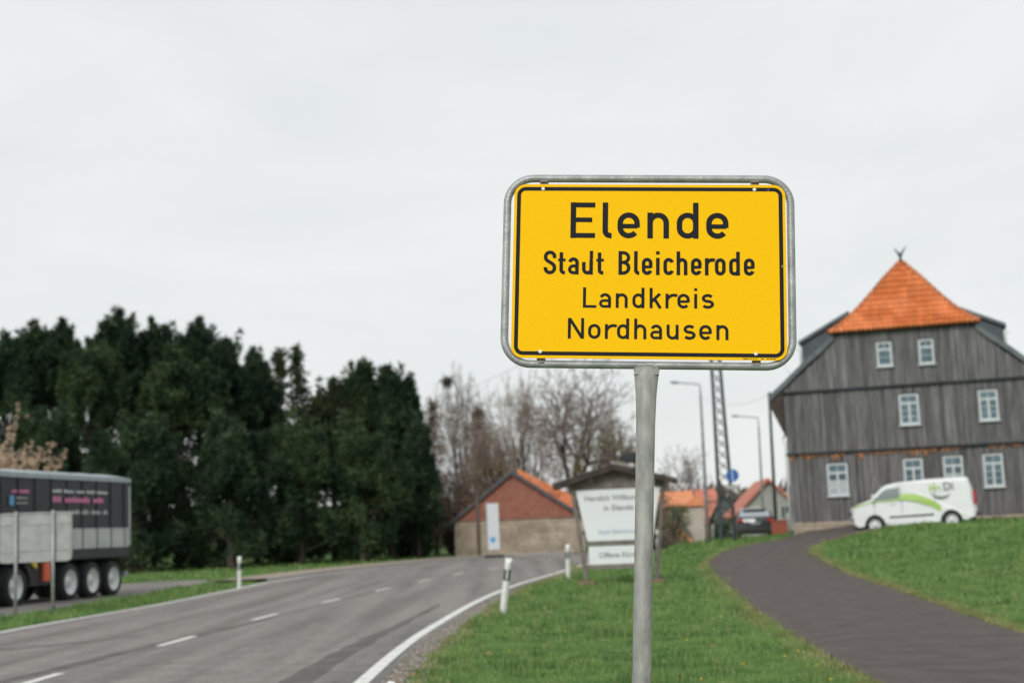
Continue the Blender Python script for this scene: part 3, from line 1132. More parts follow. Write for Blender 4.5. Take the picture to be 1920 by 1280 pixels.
def slope(secp, nm):
    rows_t, rows_b = [], []
    k = len(secp)
    th = 0.16
    mb = MB()
    # front rim follows the hip: the last point starts further back
    front = [-0.35] * (k - 1) + [hipb]
    top_f = [(p.x, f_, p.y) for p, f_ in zip(secp, front)]
    top_b = [(p.x, DEPTH + .3, p.y) for p in secp]
    bot_f = [(p.x, f_, p.y - th) for p, f_ in zip(secp, front)]
    bot_b = [(p.x, DEPTH + .3, p.y - th) for p in secp]
    mb.add(top_f + top_b + bot_f + bot_b,
           [(i, i + 1, k + i + 1, k + i) for i in range(k - 1)] + [(2 * k + i, 2 * k + i + 1, 3 * k + i + 1, 3 * k + i) for i in range(k - 1)] +
           [(i, i + 1, 2 * k + i + 1, 2 * k + i) for i in range(k - 1)] + [(0, k, 3 * k, 2 * k), (k, k + 1, 3 * k + 1, 3 * k)])
    return mb.build(nm, M_slate, house)


slope(sec, 'roof_slope')
slope([mir(p) for p in sec], 'roof_slope')
# verge boards, bright slate band in front
for secp in (sec[:-1], [mir(p) for p in sec[:-1]]):
    MB().add([(p.x, -0.37, p.y) for p in secp] + [(p.x, -0.37, p.y - 0.27) for p in secp] + [(p.x, -0.31, p.y) for p in secp] + [(p.x, -0.31, p.y - 0.27) for p in secp],
             [(i, i + 1, 6 + i + 1, 6 + i) for i in range(5)] + [(i, i + 1, 12 + i + 1, 12 + i) for i in range(5)] + [(6 + i, 6 + i + 1, 18 + i + 1, 18 + i) for i in range(5)]).build('verge_board', M_slate, house)
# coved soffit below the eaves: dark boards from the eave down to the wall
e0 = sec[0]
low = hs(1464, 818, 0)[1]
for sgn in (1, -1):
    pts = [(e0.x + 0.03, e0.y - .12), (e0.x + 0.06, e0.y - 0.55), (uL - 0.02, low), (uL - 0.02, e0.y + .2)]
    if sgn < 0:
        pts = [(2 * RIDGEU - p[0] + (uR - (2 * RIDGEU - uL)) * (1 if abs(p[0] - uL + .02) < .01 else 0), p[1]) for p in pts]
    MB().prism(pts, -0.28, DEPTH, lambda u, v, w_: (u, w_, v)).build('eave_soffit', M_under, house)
# downpipe with white bend at the left corner
MB().tube([(uL - .12, 0.3, low + .05), (uL - .22, 0.25, low - .12), (uL - .10, 0.15, low - .35), (uL - .07, .12, zG + .2)], 0.05, 8).build('downpipe', M_rivet, house, smooth=True)
MB().span((uHL - .25, -.36, zT - .04), (uHR + .25, .08, zT + .13)).build('eave_board', M_bead, house)
# hip of orange tiles
hipL = [hs(1561, 620, -.5), hs(1589.6, 591.7, -.1), hs(1611, 570, .4)]
z_h0 = zT + 0.03
half0 = (uHR - uHL) / 2 + 0.10
hy0 = -0.50
nrow = 13


def hip_edge(t):
    """half width, y, z at fraction t up the hip (slightly flared at the foot)"""
    zz_ = z_h0 + (ridge_z - z_h0) * t
    fl = 0.16 * max(0, 1 - t / 0.3) ** 2
    return half0 * (1 - t) + fl * 1.1, hy0 + (hipb - hy0) * t + 0.10 * math.sin(math.pi * t), zz_ - 0.10 * math.sin(math.pi * min(1, t * 1.4))


# under-sheet
mb = MB()
rows = []
for k in range(nrow + 1):
    hw, y_, z_ = hip_edge(k / nrow)
    rows.append([(RIDGEU + hw * q / 6, y_ + .03, z_ - 0.02) for q in range(-6, 7)])
mb.sheet(rows)
mb.build('hip_underlay', M_under, house, recalc=False)
tiles = MB()
tw = 0.2
for k in range(nrow):
    hw0, y0, z0 = hip_edge(k / nrow)
    hw1, y1, z1 = hip_edge((k + 1) / nrow)
    y1 += (y1 - y0) * .25
    z1 += (z1 - z0) * .25
    nn = int(hw0 / tw) + 1
    for q in range(-nn, nn):
        ua, ub = RIDGEU + q * tw, RIDGEU + (q + 1) * tw
        if min(abs(ua - RIDGEU), abs(ub - RIDGEU)) > hw0:
            continue
        prf = []
        jz = random.uniform(-.006, .006)
        for s_ in range(6):
            f_ = s_ / 5
            uu = ua + (ub - ua) * f_
            hh = 0.05 * math.sin(math.pi * 2 * f_ + 0.6) * (1 if f_ < .6 else .7)
            prf.append((uu, hh))
        lo_, hi_ = [], []
        for uu, hh in prf:
            c0 = max(RIDGEU - hw0, min(RIDGEU + hw0, uu))
            c1 = max(RIDGEU - hw1 - .02, min(RIDGEU + hw1 + .02, uu))
            lo_.append((c0, y0 - 0.10 - hh * .6, z0 + 0.04 + hh * .7 + jz))
            hi_.append((c1, y1 - 0.01 - hh * .5, z1 + 0.0 + hh * .6 + jz))
        lip = [(p[0], p[1] + .06, p[2] - 0.07) for p in lo_]
        tiles.sheet([lip, lo_, hi_])
tl = tiles.build('roof_tile', M_tile, house, recalc=False)
tl['kind'] = 'stuff'
# ridge caps up both hip arrises
cap = MB()
rows = []
for f_, r_ in ((-.19, .115), (-.15, .13), (.17, .10)):
    rows.append([(r_ * math.cos(a_), f_, r_ * math.sin(a_)) for a_ in np.linspace(-.2, math.pi + .2, 9)])
cap.sheet(rows)
cap_o = None
for sgn in (-1, 1):
    prev = None
    for k in range(15):
        t_ = k / 15
        hw, y_, z_ = hip_edge(t_)
        hw2, y2, z2 = hip_edge(t_ + 1 / 15)
        p = Vector((RIDGEU + sgn * hw, y_, z_ - .02))
        d_ = Vector((RIDGEU + sgn * hw2, y2, z2 - .02)) - p
        q_ = d_.to_track_quat('Y', 'Z').to_euler()
        if cap_o is None:
            cap_o = cap.build('ridge_tile', M_ridge, house, recalc=False, loc=p + d_ / 2, rot=q_)
        else:
            inst(cap_o, house, p + d_ / 2, q_)
# iron finial
ap = Vector((RIDGEU, hipb - .1, ridge_z + .05))
fm = MB()
fm.tube([ap + Vector((0, 0, -.1)), ap + Vector((0, 0, .28))], [.06, .035], 8)
fm.tube([ap + Vector((0, 0, .1)), ap + Vector((-.08, 0, .28)), ap + Vector((-.17, 0, .42)), ap + Vector((-.24, 0, .5))], [.05, .045, .03, .012], 6)
fm.tube([ap + Vector((0, 0, .1)), ap + Vector((.08, 0, .28)), ap + Vector((.17, 0, .42)), ap + Vector((.27, 0, .55))], [.05, .045, .03, .012], 6)
fm.build('roof_finial', M_bead, house, smooth=True)
# shed dormers on both slopes
for sgn in (-1, 1):
    v0 = 1.3
    if sgn < 0:
        t1, t0 = hs(1590, 583, v0), hs(1497, 640, v0)
        zb = hs(1493, 690, v0)[1]
    else:
        t1, t0 = hs(1798, 575, v0), hs(1886, 606, v0)
        zb = hs(1884, 660, v0)[1]
    ua, ub = t1[0], t0[0]
    MB().prism([(ua, t1[1] - .15), (ub - sgn * .12, t0[1] - .15), (ub - sgn * .12, zb - .4), (ua, zb - .2)], v0 + .05, DEPTH - 2, lambda u, v, w_: (u, w_, v)).build('dormer_cheek', M_slated, house)
    MB().prism([(ua, t1[1]), (ub, t0[1]), (ub, t0[1] - .14), (ua, t1[1] - .16)], v0 - .12, DEPTH - 1.8, lambda u, v, w_: (u, w_, v)).build('dormer_roof', M_slate, house)
    MB().tube([(ub, v0, t0[1] - .3), (ub - sgn * .08, v0, t0[1] - .42), (ub - sgn * .05, v0 + .02, zb)], [.11, .05, .04], 8).build('dormer_downpipe', M_rivet, house, smooth=True)

# ------------------------------------------------------------------ vehicles
M_white = mat('white_van_paint', (0.74, 0.76, 0.77), 0.25, clear=0.6, var=0.03, nscale=2)
M_green = mat('lime_film', (0.36, 0.55, 0.13), 0.4)
M_tyre = mat('tyre_rubber', (0.022, 0.022, 0.024), 0.85, var=0.2)
M_rim = mat('silver_wheel', (0.62, 0.64, 0.65), 0.4, metal=0.15)
M_plast = mat('black_plastic', (0.03, 0.032, 0.035), 0.6, var=0.15)
M_cglass = mat('dark_car_glass', (0.03, 0.045, 0.055), 0.06, spec=0.8, var=0.1)
M_lamp = mat('lamp_lens', (0.6, 0.64, 0.66), 0.12, spec=0.8)
M_red = mat('red_lens', (0.45, 0.02, 0.02), 0.25)


def wheel(parent, x, y, z, r, wd, side):
    """axis along local Y; side -1 faces the viewer"""
    t_ = MB()
    prof_ = [(r * .68, -wd / 2), (r * .93, -wd / 2), (r, -wd * .36), (r, wd * .36), (r * .93, wd / 2), (r * .68, wd / 2)]
    rows_ = [[(x + a_ * math.cos(q), y + b2, z + a_ * math.sin(q)) for a_, b2 in prof_] for q in np.linspace(0, 2 * np.pi, 29)]
    t_.sheet(rows_)
    o = t_.build('wheel', M_tyre, parent, smooth=True)
    rm = MB()
    prof_ = [(0.001, -wd * .30), (r * .18, -wd * .33), (r * .22, -wd * .24), (r * .5, -wd * .2), (r * .62, -wd * .42), (r * .70, -wd * .46)]
    prof_ = [(a_, b2 * (1 if side < 0 else -1)) for a_, b2 in prof_]
    rm.sheet([[(x + a_ * math.cos(q), y + b2, z + a_ * math.sin(q)) for a_, b2 in prof_] for q in np.linspace(0, 2 * np.pi, 25)])
    rm.build('rim', M_rim, o, smooth=True)
    hb = MB()
    for k in range(5):
        a_ = 2 * math.pi * k / 5 + .3
        hb.tube([(x + r * .36 * math.cos(a_), y + side * wd * .155, z + r * .36 * math.sin(a_)), (x + r * .36 * math.cos(a_), y + side * wd * .2, z + r * .36 * math.sin(a_))], r * .055, 8)
    hb.build('wheel_slot', M_tyre, o)
    return o


def shell(profile, half_w, tumble, z_t, nose=0.0, L_=5.0, crown=0.03):
    """closed side profile (x,z) lofted across the width; the roof narrows (tumble) and the ends round off (nose)"""
    mb = MB()
    n = len(profile)
    zmax = max(p[1] for p in profile)
    sl = [-1.0, -0.97, -0.86, -0.5, 0, 0.5, 0.86, 0.97, 1.0]
    cx_ = sum(p[0] for p in profile) / n
    rows_ = []
    for s_ in sl:
        row_ = []
        for (x_, z_) in profile:
            k = max(0, (z_ - z_t) / (zmax - z_t))
            hw = half_w - tumble * k ** 1.3
            ed = max(0, (abs(s_) - .86) / .14)
            endk = max(0, abs(x_ - L_ / 2) / (L_ / 2) - .82) / .18
            x2 = x_ - math.copysign(nose * (abs(s_) ** 2.6) * endk, x_ - L_ / 2)
            z2 = z_ - (0.045 * ed ** 2 * (1 if z_ > z_t else 0)) + crown * (1 - s_ * s_) * (1 if k > .9 else 0)
            x2 = x2 + (cx_ - x2) * 0.012 * ed ** 2
            row_.append((x2, s_ * hw, z2))
        rows_.append(row_ + [row_[0]])
    mb.sheet(rows_)
    mb.add(rows_[0][:-1], [tuple(range(n))])
    mb.add(rows_[-1][:-1], [tuple(range(n))[::-1]])
    return mb


def dress(px_pts, hw, y_off):
    return [(x_, -hw - y_off, z_) for x_, z_ in px_pts]


M_vglass = mat('grey_reflecting_glass', (0.20, 0.24, 0.24), 0.12, metal=.3, spec=.8)
vfl = P(1597, 985, 54.6)
vrr = P(1828, 975, 53.0)
VY = math.atan2(-1.35, 4.75)
van = thing('delivery_van', 'white delivery van with lime green swoosh parked in front of the plank house', 'van', (vfl.x, vfl.y, 0), VY)
VL = 4.97
ux, uy = math.cos(VY), math.sin(VY)
zf = tz(vfl.x, vfl.y)
zr = ZH(1786, 988, 53.4)
zfw = ZH(1640.6, 998, 54.2)
zr_ = zr
print('VAN', zf, zfw, zr, tz(vfl.x + ux * 3.9, vfl.y + uy * 3.9))
van.location.z = zfw - (zr - zfw) * 0.3 - 0.03
van.rotation_euler = (0, -math.atan2(zr - zfw, 2.95), VY)
van.scale = (.935, .95, .945)
prof = [(0.02, .42), (0.0, .62), (0.03, .90), (0.10, 1.06), (0.40, 1.19), (0.82, 1.31), (1.08, 1.55), (1.34, 1.78), (1.55, 1.87), (2.0, 1.93), (3.2, 1.97), (4.3, 1.965), (4.66, 1.945), (4.74, 1.86), (4.86, 1.4), (4.93, .95), (4.97, .62), (4.95, .42),
        (4.5, .30), (4.36, .32), (4.30, .50), (4.14, .68), (3.92, .75), (3.70, .68), (3.54, .50), (3.48, .30), (1.40, .28), (1.34, .50), (1.18, .68), (.97, .75), (.75, .68), (.60, .50), (.54, .30), (.25, .28)]
bodyv = shell(prof, 0.985, 0.12, 1.15, nose=0.16, L_=VL)
vb = bodyv.build('body', M_white, van, smooth=False)
hw = 0.985
ins = MB()
ins.span((.25, -.9, .3), (4.8, .9, .74))
ins.build('wheel_well', M_plast, van)


def side_hw(z_):
    k = max(0, (z_ - 1.15) / (1.97 - 1.15))
    return 0.985 - 0.12 * k ** 1.3


def side_patch(mb, pts, o_=0.006, sides=(-1,)):
    for sd_ in sides:
        mb.add([(x_, sd_ * (side_hw(z_) + o_), z_) for x_, z_ in pts], [tuple(range(len(pts)))])


def side_strip(mb, lo_, hi_, o_=0.006, sides=(-1,), n=24):
    xa = max(lo_[0][0], hi_[0][0])
    xb = min(lo_[-1][0], hi_[-1][0])
    for sd_ in sides:
        rows_ = []
        for k in range(n + 1):
            x_ = xa + (xb - xa) * k / n
            z0_ = np.interp(x_, [p[0] for p in lo_], [p[1] for p in lo_])
            z1_ = np.interp(x_, [p[0] for p in hi_], [p[1] for p in hi_])
            rows_.append([(x_, sd_ * (side_hw(z_) + o_), z_) for z_ in np.linspace(z0_, z1_, 5)])
        mb.sheet(rows_)


for sd_ in (-1, 1):
    m_ = MB()
    side_strip(m_, [(1.05, 1.27), (2.02, 1.31)], [(1.05, 1.33), (1.34, 1.60), (1.52, 1.71), (2.0, 1.745), (2.02, 1.74)], 0.008, (sd_,))
    m_.build('side_window', M_vglass, van, recalc=False)
m_ = MB()
rows_ = []
for t_ in np.linspace(0, 1, 5):
    x_ = 0.86 + (1.33 - 0.86) * t_
    z_ = np.interp(x_, [.82, 1.08, 1.34, 1.55], [1.31, 1.55, 1.78, 1.87])
    h_ = side_hw(z_) - .09
    rows_.append([(x_ - .012, s_ * h_, z_ + .014) for s_ in np.linspace(-1, 1, 7)])
m_.sheet(rows_)
m_.build('windscreen', M_cglass, van, recalc=False)
# swoosh: bonnet edge, under the window, sweeping down to the rear arch
for sd_ in (-1, 1):
    m_ = MB()
    side_strip(m_, [(.14, 1.02), (.45, 1.10), (1.05, 1.22), (1.62, 1.235), (2.2, 1.24), (2.7, 1.12), (3.2, .90), (3.55, .66)],
               [(.14, 1.065), (.45, 1.16), (1.05, 1.27), (1.62, 1.285), (2.05, 1.48), (2.6, 1.44), (3.1, 1.25), (3.42, 1.04), (3.62, .84)], 0.005, (sd_,), 40)
    m_.build('green_swoosh', M_green, van, recalc=False)
m_ = MB()
m_.sheet([[(x_, s_ * (side_hw(z_) - .12), z_ + .006) for s_ in np.linspace(-1, -.35, 5)] for x_, z_ in ((.12, 1.045), (.45, 1.172), (.70, 1.242), (.92, 1.302))])
m_.build('bonnet_stripe', M_green, van, recalc=False)
for sd_ in (-1, 1):
    m_ = MB()
    side_strip(m_, [(1.55, .565), (3.25, .565)], [(1.55, .63), (3.25, .63)], 0.02, (sd_,), 4)
    m_.build('rub_strip', M_plast, van, recalc=False)
for xx, sd_ in ((1.0, -1), (2.06, -1), (3.35, -1), (1.0, 1), (2.06, 1), (3.35, 1)):
    m_ = MB()
    side_strip(m_, [(xx, .72 if xx != 3.35 else 1.0), (xx + .014, .72)], [(xx, 1.85 if xx > 1.2 else 1.22), (xx + .014, 1.85 if xx > 1.2 else 1.22)], 0.003, (sd_,), 1)
    m_.build('door_gap', M_plast, van, recalc=False)

for sd_ in (-1, 1):
    MB().tube([(1.06, sd_ * .90, 1.33), (1.03, sd_ * 1.12, 1.36)], .03, 6).box((1.0, sd_ * 1.13, 1.40), (.1, .16, .24)).build('door_mirror', M_white, van, bevel=.02)
    MB().add([(.05, sd_ * .80, .96), (.36, sd_ * .985, 1.02), (.40, sd_ * .99, 1.12), (.13, sd_ * .80, 1.07)], [(0, 1, 2, 3)]).build('headlight', M_lamp, van, recalc=False)
    MB().box((.16, sd_ * .84, .58), (.2, .24, .09)).build('fog_lamp', M_plast, van, bevel=.01)
    MB().box((4.86, sd_ * .93, 1.15), (.10, .13, .52)).build('tail_light', M_red, van, bevel=.015)
    MB().box((1.75, sd_ * .995, 1.13), (.16, .03, .035)).build('door_handle', M_white, van)
MB().box((0.0, 0, .80), (.06, 1.3, .16)).build('grille', M_plast, van, bevel=.01)
MB().box((4.93, 0, .50), (.12, 1.7, .18)).build('rear_bumper', M_plast, van, bevel=.02)
MB().box((-0.01, 0, .52), (.02, .52, .11)).build('number_plate', M_rivet, van)
for x_ in (.97, 3.92):
    for sd_ in (-1, 1):
        wheel(van, x_, sd_ * .87, .335, .335, .21, sd_)


def text_part(txt, size, parent, loc, rot, m, name='lettering', ext=0.004, align='LEFT', bold=0.0):
    cu = bpy.data.curves.new(name, 'FONT')
    cu.body = txt
    cu.size = size
    cu.extrude = ext
    cu.offset = bold
    cu.align_x = align
    tmp = bpy.data.objects.new('tmp', cu)
    COL.objects.link(tmp)
    me = bpy.data.meshes.new_from_object(tmp)
    bpy.data.objects.remove(tmp)
    me.materials.clear()
    me.materials.append(m)
    o = bpy.data.objects.new(name, me)
    COL.objects.link(o)
    o['kind'] = 'stuff'
    o.parent = parent
    o.location = loc
    o.rotation_euler = rot
    return o


M_dgrey = mat('grey_film', (0.16, 0.19, 0.20), 0.5)
M_lgreen = mat('pale_green_film', (0.36, 0.52, 0.15), 0.5)
text_part('He', .38, van, (3.16, -.960, 1.50), (R(81.5), 0, 0), M_lgreen, bold=.012)
text_part('Di', .42, van, (3.70, -.958, 1.51), (R(81.5), 0, 0), M_dgrey, bold=.01)
m_ = MB()
rows_ = []
for k in range(13):
    a_ = R(205 + 115 * k / 12)
    wd = .05 * math.sin(math.pi * (k + .5) / 13)
    rows_.append([(3.62 + (.42 + d_) * math.cos(a_), -(side_hw(1.52 + .30 * math.sin(a_)) + .006), 1.58 + (.36 + d_) * math.sin(a_)) for d_ in (-wd, wd)])
m_.sheet(rows_)
m_.build('smile_mark', M_dgrey, van, recalc=False)

# parked car seen from behind
M_trim = mat('grey_number_plate', (.32, .33, .34), .5)
M_skyglass = mat('sky_reflecting_glass', (0.50, 0.54, 0.57), 0.12, metal=.75)
M_carp = mat('dark_grey_car_paint', (0.05, 0.06, 0.07), 0.22, clear=0.8, var=0.05, nscale=2)
cpos = P(1418, 1012, 71)
car = thing('parked_car', 'dark grey hatchback standing nose away at the end of the footpath', 'car', (cpos.x, 71, tz(cpos.x, 71)), R(90 - 8))
cprof = [(0.0, .40), (0.0, .85), (.04, 1.00), (.12, 1.08), (.42, 1.42), (.62, 1.49), (1.5, 1.53), (2.3, 1.48), (2.75, 1.25), (3.15, 1.0), (3.9, .88), (4.25, .72), (4.32, .45), (4.2, .25), (3.92, .25), (3.85, .5), (3.6, .66), (3.3, .5), (3.22, .25), (1.15, .24), (1.08, .5), (.82, .66), (.55, .5), (.48, .26), (.1, .28)]
cb = shell(cprof, .90, .16, .92, nose=.12, L_=4.32)
cb.build('body', M_carp, car)
MB().span((.15, -.8, .28), (4.1, .8, .62)).build('wheel_well', M_plast, car)
m_ = MB()
m_.sheet([[(x_ - .014, s_ * h_, z_ + .01) for s_ in np.linspace(-1, 1, 5)] for x_, z_, h_ in ((.14, 1.10, .76), (.27, 1.25, .73), (.40, 1.395, .68))])
m_.build('rear_window', M_skyglass, car, recalc=False)
m_ = MB()
m_.sheet([[(x_ + .02, s_ * h_, z_ + .012) for s_ in np.linspace(-1, 1, 5)] for x_, z_, h_ in ((2.36, 1.46, .66), (2.75, 1.26, .72), (3.1, 1.04, .8))])
m_.build('windscreen', M_cglass, car, recalc=False)
for sd_ in (-1, 1):
    MB().box((.04, sd_ * .74, .93), (.10, .28, .15)).build('tail_light', M_red, car, bevel=.02)
    MB().box((4.22, sd_ * .68, .68), (.16, .34, .13)).build('headlight', M_lamp, car, bevel=.02)
    MB().add([(.55, sd_ * .86, 1.0), (3.0, sd_ * .89, .98), (2.5, sd_ * .79, 1.36), (.75, sd_ * .775, 1.40)], [(0, 1, 2, 3)]).build('side_window', M_cglass, car, recalc=False)
    MB().box((2.75, sd_ * .99, 1.02), (.1, .18, .14)).build('door_mirror', M_carp, car, bevel=.02)
    for x_ in (.82, 3.58):
        wheel(car, x_, sd_ * .78, .32, .32, .2, sd_)
MB().box((-.012, 0, .78), (.02, .50, .10)).build('number_plate', M_trim, car)
MB().box((-.01, 0, .46), (.12, 1.62, .20)).build('rear_bumper', M_plast, car, bevel=.03)
MB().box((.40, 0, 1.46), (.2, 1.1, .03)).build('roof_spoiler', M_carp, car)

# truck with black semi-trailer
M_trk = mat('black_trailer_side', (0.028, 0.029, 0.036), 0.4, col2=(0.04, 0.04, 0.05), nscale=1.2, spec=0.4)
M_trkl = mat('light_grey_sill', (0.38, 0.40, 0.41), 0.5, col2=(0.5, 0.52, 0.52), nscale=1.5)
M_tarp = mat('pale_roof_tarp', (0.36, 0.41, 0.44), 0.6, var=0.12, nscale=2)
M_pink = mat('pink_film', (0.72, 0.22, 0.42), 0.5)
M_wfilm = mat('white_film', (0.68, 0.72, 0.72), 0.5)
M_blue = mat('blue_film', (0.10, 0.35, 0.60), 0.5)
rear = P(243, 1105, 44.3)
front = P(0, 1132, 37.2)
TA = math.atan2(front.y - rear.y, X_at(0, 37.2) - X_at(243, 44.3))
truck = thing('black_truck', 'black semi-trailer truck with pink and white side print parked in the lay-by', 'truck', (X_at(243, 44.3), 44.3, 0), TA)
# local: x forward from the rear end towards the cab; the visible side faces +y or -y
SIDE = 1 if (Vector((-math.sin(TA), math.cos(TA))).dot(Vector((0.3, -1))) > 0) else -1
print('TRUCK angle', math.degrees(TA), SIDE)


def sy(v):   # depth measured from the visible side inward
    return -SIDE * v


TLn = 10.2
MB().span((0, sy(0), 1.42), (TLn, sy(2.5), 3.52)).build('trailer_body', M_trk, truck, bevel=.04)
MB().span((0.02, sy(-.012), 1.14), (TLn - .02, sy(2.48), 1.415)).build('trailer_sill', M_trk, truck, bevel=.02)
MB().span((0.1, sy(-.022), 1.44), (TLn - .1, sy(0.0), 2.02)).build('side_band', M_trkl, truck)
tp = MB()
tp.sheet([[(x_, sy(v_), 3.52 + .17 * math.sin(math.pi * (v_ + .04) / 2.58) + .02 * math.sin(x_ * 5)) for v_ in np.linspace(-.04, 2.54, 9)] for x_ in np.linspace(-.02, TLn + .02, 40)])
tp.span((-.02, sy(-.045), 3.40), (TLn, sy(-.005), 3.54))
tp.build('roof_tarp', M_tarp, truck, smooth=False)
for k in range(12):
    x_ = .35 + k * .86
    MB().span((x_, sy(-.03), 1.42), (x_ + .05, sy(0), 3.4)).build('side_rib', M_trk, truck)
MB().span((0.0, sy(-.035), 1.5), (0.09, sy(0.02), 3.3)).build('corner_post', M_trkl, truck)
MB().span((.3, sy(.5), .88), (TLn, sy(.7), 1.14)).span((.3, sy(1.8), .88), (TLn, sy(2.0), 1.14)).build('chassis_rail', M_plast, truck)
MB().span((4.4, sy(.06), .50), (5.9, sy(.12), 1.12)).build('side_guard', M_trk, truck)
MB().span((-.05, sy(.1), .55), (.05, sy(2.4), .7)).build('underrun_bar', M_trkl, truck)
for k in range(3):
    x_ = .97 + 1.29 * k
    for v_ in (.2, 2.3):
        wheel(truck, x_, sy(v_), .52, .52, .36, SIDE if v_ < 1 else -SIDE)
    mg = MB()
    mg.sheet([[(x_ + .60 * math.cos(a_), sy(v_), .52 + .60 * math.sin(a_)) for v_ in (.02, .5)] for a_ in np.linspace(.25, math.pi - .25, 9)])
    mg.build('mudguard', M_plast, truck, recalc=False)
wheel(truck, 6.45, sy(.25), .52, .52, .5, SIDE)
wheel(truck, 6.45, sy(2.25), .52, .52, .5, -SIDE)
mg = MB()
mg.sheet([[(6.45 + .68 * math.cos(a_), sy(v_), .5 + .68 * math.sin(a_)) for v_ in (-.02, .6)] for a_ in np.linspace(.05, math.pi - .05, 11)])
mg.build('mudguard', M_trk, truck, recalc=False)
# tractor, mostly out of frame
MB().span((5.6, sy(.5), .75), (11.0, sy(2.0), 1.0)).build('tractor_chassis', M_plast, truck)
ct = MB()
ct.prism([(10.45, .55), (10.45, 3.5), (10.8, 3.75), (12.1, 3.2), (12.55, 1.9), (12.6, .55)], sy(0), sy(2.5), lambda u, v, w_: (u, w_, v))
ct.build('cab', M_trk, truck, bevel=.06)
MB().add([(12.15, sy(.2), 3.1), (12.15, sy(2.3), 3.1), (12.575, sy(2.3), 1.95), (12.575, sy(.2), 1.95)], [(0, 1, 2, 3)]).build('cab_windscreen', M_cglass, truck, recalc=False)
wheel(truck, 10.2 + 1.35, sy(.2), .52, .52, .34, SIDE)
wheel(truck, 10.2 + 1.35, sy(2.3), .52, .52, .34, -SIDE)
MB().tube([(5.0, sy(-.02), .60), (5.0, sy(-.02), 1.10)], .12, 12).build('extinguisher_box', mat('orange_red_plastic', (0.70, 0.14, 0.07), 0.4), truck, smooth=False, bevel=.02)
MB().prism([(5.45, .95), (5.95, 1.25), (5.45, 1.32)], sy(-.02), sy(.12), lambda u, v, w_: (u, w_, v)).build('wheel_chock', mat('yellow_plastic', (0.75, 0.55, 0.08), 0.5), truck)


def tpx(px_, py_):
    """photo point on the truck side -> local x, z"""
    d = ray(px_, py_)
    ax = Vector((math.cos(TA), math.sin(TA), 0))
    nn = Vector((-math.sin(TA), math.cos(TA), 0))
    o = Vector((0, 0, EYE)) - Vector(truck.location)
    t = -o.dot(nn) / d.dot(nn)
    p = o + d * t
    return p.dot(ax), p.z


def print_line(x0, x1, y0, y1, m, words, nm):
    """a line of small print, too small to read: one little block per letter"""
    xa, z1 = tpx(x0, y0)
    xb, z0 = tpx(x1, y1)
    mb = MB()
    tot = sum(words) + 1.2 * (len(words) - 1)
    stp = (xa - xb) / tot
    x_ = xa
    hgt = z1 - z0
    zc0 = tpx((x0 + x1) / 2, (y0 + y1) / 2)[1] - abs(hgt) / 2
    for w_ in words:
        for k in range(w_):
            hh = abs(hgt) * random.choice((.75, .75, 1))
            mb.span((x_ - stp * .8, sy(-.036), zc0), (x_ - stp * .1, sy(-.031), zc0 + hh))
            x_ -= stp
        x_ -= 1.2 * stp
    return tag(mb.build(nm, m, truck), kind='stuff')


print_line(97, 200, 917, 926, M_wfilm, (5, 6, 5, 5, 7), 'lettering')
print_line(97, 192, 930, 943, M_pink, (3, 9, 4), 'lettering')
print_line(128, 200, 955, 964, M_trkl, (6, 4, 6, 3), 'lettering')
print_line(19, 53, 916.5, 924, M_pink, (4, 7), 'lettering')
print_line(28, 50, 931, 935, M_trkl, (9,), 'lettering')
print_line(28, 50, 940, 944, M_trkl, (9,), 'lettering')
xa, z1 = tpx(16, 928)
xb, z0 = tpx(24, 947)
MB().span((xb, sy(-.036), min(z0, z1)), (xa, sy(-.031), max(z0, z1))).build('blue_mark', M_blue, truck)

# back of the facing-away sign in front of the truck
bx = thing('sign_back', 'plain grey back of a large rounded road sign before the truck', 'road sign', (X_at(66, 33), 33, 0), R(10))
MB().prism(rrect(-.78, .78, 1.22, 2.28, .08, 6), 0, .03, lambda u, v, w_: (u, w_, v)).build('panel_back', M_alu, bx)
ro = rrect(-.80, .80, 1.20, 2.30, .10, 6)
MB().tube([(p[0], 0.0, p[1]) for p in ro], .022, 8, closed=True).build('frame', M_galv, bx, smooth=True)
for x_ in (-.42, .40):
    MB().tube([(x_, -.05, -.3), (x_, -.05, 2.36)], .036, 10).build('post', M_galv, bx, smooth=True)
for z_ in (1.45, 2.05):
    MB().span((-.76, -.012, z_ - .02), (.76, -.002, z_ + .02)).build('stiffener', M_galv, bx)

# ------------------------------------------------------------------ delineator posts
M_dwh = mat('white_post_plastic', (0.74, 0.75, 0.72), 0.5, var=0.06, nscale=8)
M_dbk = mat('black_post_band', (0.03, 0.03, 0.03), 0.5)
M_refl = mat('reflector_grey', (0.5, 0.52, 0.52), 0.2)


